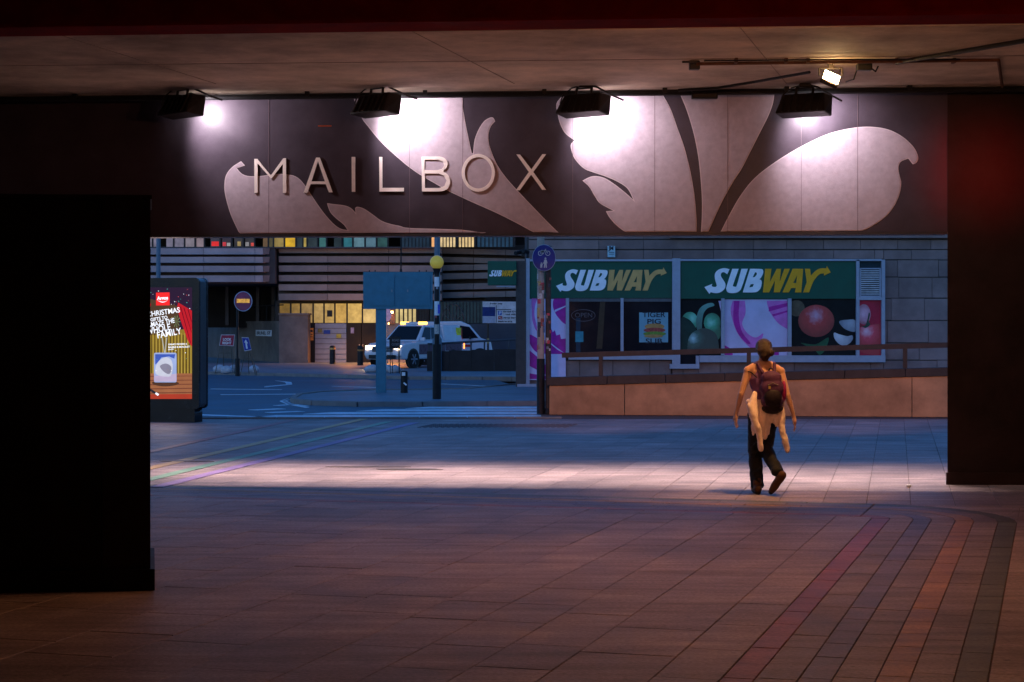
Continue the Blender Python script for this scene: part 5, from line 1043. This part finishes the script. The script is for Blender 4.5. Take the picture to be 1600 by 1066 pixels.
# van behind, nose to the right
t = thing('parked_van', 'white van with red and yellow stripes behind the low wall', 'van', (0, 0, 0)); t.scale = (1, 1, 1.08); t.location = (P(712, 0, 84).x, 84, PZ); t.rotation_euler = (0, 0, R(8)); WM.pop(t.name, None)
extr([(-2.4, .35), (-2.4, 1.6), (-2.2, 1.78), (.15, 1.82), (.55, 1.66), (1.05, 1.12), (1.5, .98), (1.6, .5), (1.5, .32)], .85, 'body', VW, t, .07)
for sg in (1, -1):
    for x in (1.0, -1.6): wheel(t, x, sg * .8, .32, sg)
    MB().add([(.05, sg * .862, 1.08), (.92, sg * .862, 1.12), (.52, sg * .862, 1.58), (.1, sg * .862, 1.64)], [(0, 1, 2, 3)]).build('side_window', VG, t, local=True)
    MB().box((-.6, sg * .862, .80), (2.4, .02, .10)).build('livery_stripe', CHR, t, local=True); MB().box((-.75, sg * .862, 1.22), (.5, .02, .07)).build('livery_lettering', M_('livery_blue', (.05, .06, .25)), t, local=True); MB().box((-.75, sg * .862, 1.08), (.26, .02, .1)).build('livery_badge', CHR, t, local=True)
    MB().box((-1.9, sg * .862, 1.2), (.4, .02, .6)).build('hazard_panel', CHY, t, local=True); MB().box((-2.2, sg * .862, 1.1), (.2, .02, .8)).build('hazard_panel', CHR, t, local=True)
    MB().box((.55, sg * .95, 1.12), (.08, .16, .12)).build('wing_mirror', VD, t, local=True)
panel(t, [(1.05, .8, 1.12), (.55, .8, 1.66), (.55, -.8, 1.66), (1.05, -.8, 1.12)], .08, .92, .05, .95, VG, 'windscreen')
# black temporary sign in front of the truck, with its bags
c_ = G(616, 584, PZ); t = thing('temporary_sign', 'black temporary sign on a thin frame in front of the pickup', 'sign', c_); k = c_.y / F; BP = Plane((0, c_.y - .1, 0), (1, 0, 0))
(u0, v0), (u1, v1) = BP.uv(608.5, 545), BP.uv(625.5, 526); flat('board', [rect(u0, v0, u1, v1)], BP, 0, .02, M_('board_black', (.012, .012, .014), .5), t)
text('ROAD', BP, u0 + .1, v0 + .27, .12, .021, M_('grey_print', (.28, .28, .30), .5), t, width=.25); text('CLOSED', BP, u0 + .08, v0 + .12, .12, .021, MATS['grey_print'], t, width=.29)
for x, y in ((u0 + .03, -.1), (u1 - .03, -.1), (u0 + .08, .5), (u1 - .08, .5)): MB().tube((x, c_.y - .08, v0 + .1), (x, c_.y + y, PZ), .014).build('leg', BLACK, t)
MB().tube((u0, c_.y - .1, v0 - .3), (u1, c_.y - .1, v0 - .3), .012).build('stretcher', BLACK, t)
sandbag(582, 582, .45, 'dark tipped sandbag left of the teal sign post', .2); sandbag(606, 582, .38, 'pale sandbag under the black temporary sign, left one', -.1); sandbag(617, 583, .36, 'pale sandbag under the black temporary sign, right one', .2)

# ------------------------------------------------------------------ the walking person (local: x right, y away from the viewer, z up)
pp = G(1195, 772)
SKIN = M_('skin', (.58, .33, .23), .5, .06, 6, spec=.4); TROU = M_('navy_trousers', (.012, .013, .018), .8, .25, 8, .3, 60); TOP = M_('purple_vest', (.20, .09, .24), .8, .15, 10, .2, 80); HOOD = M_('pink_cloth', (.88, .72, .68), .85, .10, 7, .4, 30); HAIR = M_('brown_hair', (.026, .011, .005), .5, .5, 45, .9, 130, spec=.6); BOOT = M_('brown_boot', (.07, .032, .018), .6, .25, 14); SOLE = M_('boot_sole', (.02, .018, .016), .8); PACK = M_('purple_pack', (.085, .032, .10), .6, .25, 9, .35, 45); PACKD = M_('dark_pack', (.016, .010, .018), .6, .25, 9, .3, 45)
def folds(o, k, size):
    tx = bpy.data.textures.new('folds', 'CLOUDS'); tx.noise_scale = size; tx.noise_depth = 2
    d = o.modifiers.new('folds', 'DISPLACE'); d.texture = tx; d.strength = k; d.mid_level = .5; d.texture_coords = 'LOCAL'
per = thing('person', 'person walking away in purple vest with pink top tied at the waist', 'person', (pp.x, pp.y, 0))
V = Vector
b = MB()
sL, eL, wL = V((-.182, .0, 1.350)), V((-.262, -.04, 1.10)), V((-.310, .02, .885))
sR_, eR, wR = V((.172, .0, 1.340)), V((.240, -.06, 1.085)), V((.312, -.03, .85))
# trunk, neck, head
b.ball((-.01, .0, 1.24), (.155, .10, .20)).ball((-.01, 0, 1.33), (.165, .085, .085)).ball((-.01, 0, 1.06), (.13, .095, .15)).ball((-.015, 0, .95), (.155, .11, .12))
b.cap((-.01, .0, 1.36), (-.015, .012, 1.50), .055, .05)
b.ball((-.012, .025, 1.60), (.072, .092, .10)).ball((-.014, .06, 1.55), (.052, .06, .065))
b.cap((-.016, .112, 1.585), (-.016, .125, 1.565), .013, .016)                 # nose
for sg in (-1, 1): b.ball((-.012 + sg * .073, .02, 1.59), (.012, .02, .03))   # ears
for s_, e_, w_, sg in ((sL, eL, wL, -1), (sR_, eR, wR, 1)):
    b.ball(s_, .053).cap(s_, s_ + (e_ - s_) * .5, .046, .041).cap(s_ + (e_ - s_) * .5, e_, .041, .033).cap(e_, e_ + (w_ - e_) * .35, .035, .034).cap(e_ + (w_ - e_) * .35, w_, .034, .022)
    b.cap((-.01 + sg * .06, 0, 1.41), s_, .05, .052)
    dn = V((sg * .06 + (.0 if sg < 0 else .12), .12, -.97)).normalized(); lat = V((.25 * sg, 1, .1)).normalized(); th = dn.cross(lat)
    pc_ = w_ + dn * .055
    b.ball(pc_, (.022, .040, .052)); b.cap(w_, pc_, .024, .026)
    for i, L_ in enumerate((.070, .080, .074, .058)):
        k0 = w_ + dn * .095 + lat * (.030 - i * .020); k1 = k0 + dn * L_ * .5 + th * (-.006 * sg); k2 = k1 + dn * L_ * .42 + V((-sg * .018, .004, 0)); b.cap(k0 - dn * .02, k1, .0095, .009).cap(k1, k2, .009, .0075)
    q0 = w_ + dn * .03 + lat * .032; b.cap(q0, q0 + lat * .028 + dn * .03, .012, .010).cap(q0 + lat * .028 + dn * .03, q0 + lat * .034 + dn * .065, .010, .008)
# legs inside the trousers
hL, kL, aL = V((-.09, .0, .90)), V((-.10, .07, .49)), V((-.085, .03, .10)); hR_, kR, aR = V((.06, 0, .90)), V((.012, .03, .49)), V((.115, -.24, .22))
for h_, k_, a_ in ((hL, kL, aL), (hR_, kR, aR)): b.cap(h_, k_, .075, .05).cap(k_, a_, .05, .035)
body = b.blob('body', SKIN, per, .0075, 3)
for sg in (-1, 1): MB().ball((-.014 + sg * .03, .107, 1.605), .012).build('eye', WHITE, per, local=True, smooth=True)
MB().ball((-.016, .115, 1.537), (.024, .008, .008)).build('mouth', M_('lips', (.35, .10, .08)), per, local=True, smooth=True)
# hair with a low bun
h = MB(); h.ball((-.010, .005, 1.612), (.094, .104, .092)).ball((-.008, -.045, 1.575), (.088, .068, .088)).ball((.052, -.095, 1.548), (.042, .042, .042)).ball((-.008, -.06, 1.53), (.070, .05, .055)).ball((-.006, -.055, 1.505), (.052, .042, .05)).cap((.08, -.10, 1.56), (.098, -.10, 1.58), .012, .005)
for i in range(22):
    a = random.uniform(0, 6.28); h.cap((-.01 + .07 * math.cos(a), -.03 + .05 * math.sin(a), 1.66), (-.01 + .088 * math.cos(a + .25), -.04 + .07 * math.sin(a + .25), 1.57), .009, .007, 6)
h.blob('hair', HAIR, per, .008, 1)
# vest
v_ = MB(); v_.ball((-.01, 0, 1.235), (.163, .108, .175)).ball((-.01, 0, 1.05), (.14, .104, .15)).ball((-.015, 0, .97), (.158, .112, .10)); v_.cap((-.085, -.06, 1.30), (-.075, -.02, 1.41), .030, .028).cap((.065, -.06, 1.30), (.055, -.02, 1.40), .030, .028); v_.blob('vest', TOP, per, .009, 3)
# trousers
t_ = MB(); t_.ball((-.015, -.005, .93), (.165, .122, .12)).ball((-.015, -.03, .87), (.16, .115, .10))
t_.cap(hL + V((0, 0, -.02)), kL, .098, .078).cap(kL, aL + V((0, .0, .04)), .078, .070).ball(aL + V((.005, -.005, .0)), (.074, .08, .06)); t_.cap(hR_ + V((0, 0, -.02)), kR, .095, .076).cap(kR, aR + V((-.012, .03, .05)), .076, .068).ball(aR + V((-.012, .02, .045)), (.075, .075, .06))
for i in range(9): zf = random.uniform(.12, .75); t_.cap((-.10 + random.uniform(-.05, .05), -.045, zf), (-.06 + random.uniform(-.04, .05), -.055, zf + random.uniform(-.05, .05)), .016, .01, 6)
folds(t_.blob('trousers', TROU, per, .011, 2), .022, .09)
# boots
def boot(an, toe, up, lab):
    d_ = (toe - an).normalized(); m = MB(); heel = an - d_ * .04
    m.cap(an + up * .075, an + up * .02, .052, .050).ball(heel, .046).cap(heel, an + (toe - an) * .6, .045, .046).cap(an + (toe - an) * .6, toe, .046, .036); o = m.blob('boot', BOOT, per, .008, 2)
    s2 = MB(); s2.cap(heel - up * .036, an + (toe - an) * .5 - up * .03, .036, .03).cap(an + (toe - an) * .5 - up * .03, toe - up * .022, .034, .030); s2.blob('sole', SOLE, o, .009, 1)
boot(V((-.085, -.01, .062)), V((-.10, .17, .055)), V((0, 0, 1)), 'left'); boot(V((.112, -.245, .165)), V((.052, -.19, .058)), V((.45, -.30, .80)).normalized(), 'right')
# top tied round the waist: waistband, hanging back, two sleeves
o_ = MB(); 
for i in range(18):
    a = 2 * math.pi * i / 18; a2 = 2 * math.pi * (i + 1) / 18; o_.cap((-.012 + .168 * math.cos(a), .13 * math.sin(a) - .005, 1.01), (-.012 + .168 * math.cos(a2), .13 * math.sin(a2) - .005, 1.01), .032, .032, 8)
for i in range(13):
    x = -.155 + i * .0245; zl = .66 + .04 * math.sin(i * .8) + (.10 if i > 8 else 0); y0 = -.135 - .015 * math.sin(i * 1.4)
    o_.cap((x, y0, 1.0), (x * .92 - .01, y0 - .012, .84), .026, .023, 8).cap((x * .92 - .01, y0 - .012, .84), (x * .85 - .012, y0 + .0, zl), .023, .016, 8)
pts = [V((-.125, -.12, 1.10)), V((-.165, -.15, .96)), V((-.135, -.19, .82)), V((-.085, -.185, .66)), V((-.065, -.17, .50))]
for p0, p1, r0, r1 in zip(pts, pts[1:], (.030, .054, .046, .035), (.054, .046, .035, .028)): o_.cap(p0, p1, r0, r1, 10)
pts = [V((.150, -.09, 1.03)), V((.165, -.14, .92)), V((.165, -.15, .74)), V((.195, -.16, .60)), V((.225, -.15, .49))]
for p0, p1, r0, r1 in zip(pts, pts[1:], (.034, .040, .036, .038), (.040, .036, .038, .032)): o_.cap(p0, p1, r0, r1, 10)
folds(o_.blob('tied_top', HOOD, per, .009, 2), .024, .085)
# rucksack, a thing of its own
bk = thing('rucksack', 'small purple rucksack worn on the back of the walking person', 'rucksack', (pp.x, pp.y - .18, .92))
bw = lambda m, name, col, par=bk, vx=.009, sm=2, **k: m.blob(name, col, par, vx, sm, **k)
L0 = V((0, .18, -.92))
m = MB(); m.ball(V((.045, -.17, 1.27)) + L0, (.118, .075, .085)).ball(V((.05, -.18, 1.16)) + L0, (.135, .085, .13)).ball(V((.055, -.18, 1.03)) + L0, (.128, .085, .10)).box(V((.05, -.165, 1.14)) + L0, (.20, .11, .34)); bw(m, 'main_bag', PACK)
m = MB(); m.ball(V((.055, -.245, 1.06)) + L0, (.10, .045, .10)).box(V((.055, -.235, 1.05)) + L0, (.16, .05, .14)); bw(m, 'front_pocket', PACKD)
m = MB(); m.ball(V((.06, -.17, .945)) + L0, (.12, .08, .06)); bw(m, 'base', PACKD)
m = MB(); m.ball(V((.185, -.16, 1.13)) + L0, (.03, .045, .12)); bw(m, 'side_bottle', M_('magenta', (.30, .02, .12), .4))
MB().path([V((.0, -.255, 1.20)) + L0, V((.05, -.268, 1.225)) + L0, V((.11, -.255, 1.20)) + L0], .005).build('zip', M_('zip', (.2, .18, .2)), bk, local=True)
MB().box(V((.015, -.262, 1.175)) + L0, (.022, .012, .03)).build('badge', M_('badge', (.5, .4, .1)), bk, local=True)
MB().path([V((.02, -.13, 1.33)) + L0, V((.03, -.15, 1.375)) + L0, V((.065, -.15, 1.375)) + L0, V((.075, -.13, 1.33)) + L0], .008).build('grab_loop', PACKD, bk, local=True)
for sg, x in ((-1, -.085), (1, .098)):
    m = MB(); pts = [V((x * .7 + .02, -.12, 1.33)), V((x, -.06, 1.425)), V((x * 1.05, .03, 1.43)), V((x * 1.1, .105, 1.33)), V((x * 1.25, .09, 1.15)), V((x * 1.3, -.05, 1.02))]
    for p0, p1 in zip(pts, pts[1:]): m.cap(p0 + L0, p1 + L0, .02, .02, 8)
    bw(m, 'shoulder_strap', PACK, vx=.008, sm=1)
m = MB(); pts = [V((-.10, -.1, 1.28)), V((-.16, -.06, 1.335)), V((-.215, -.03, 1.35))]
for p0, p1 in zip(pts, pts[1:]): m.cap(p0 + L0, p1 + L0, .008, .008, 8)
bw(m, 'loose_strap', PACKD, vx=.006, sm=0)
# litter on the paving
t = thing('litter', 'tiny white scrap of litter near the right pillar foot', 'litter', G(1420, 762)); MB().ball(G(1420, 762) + V((0, 0, .02)), (.035, .025, .02), 8, 5).build('scrap', WHITE, t)
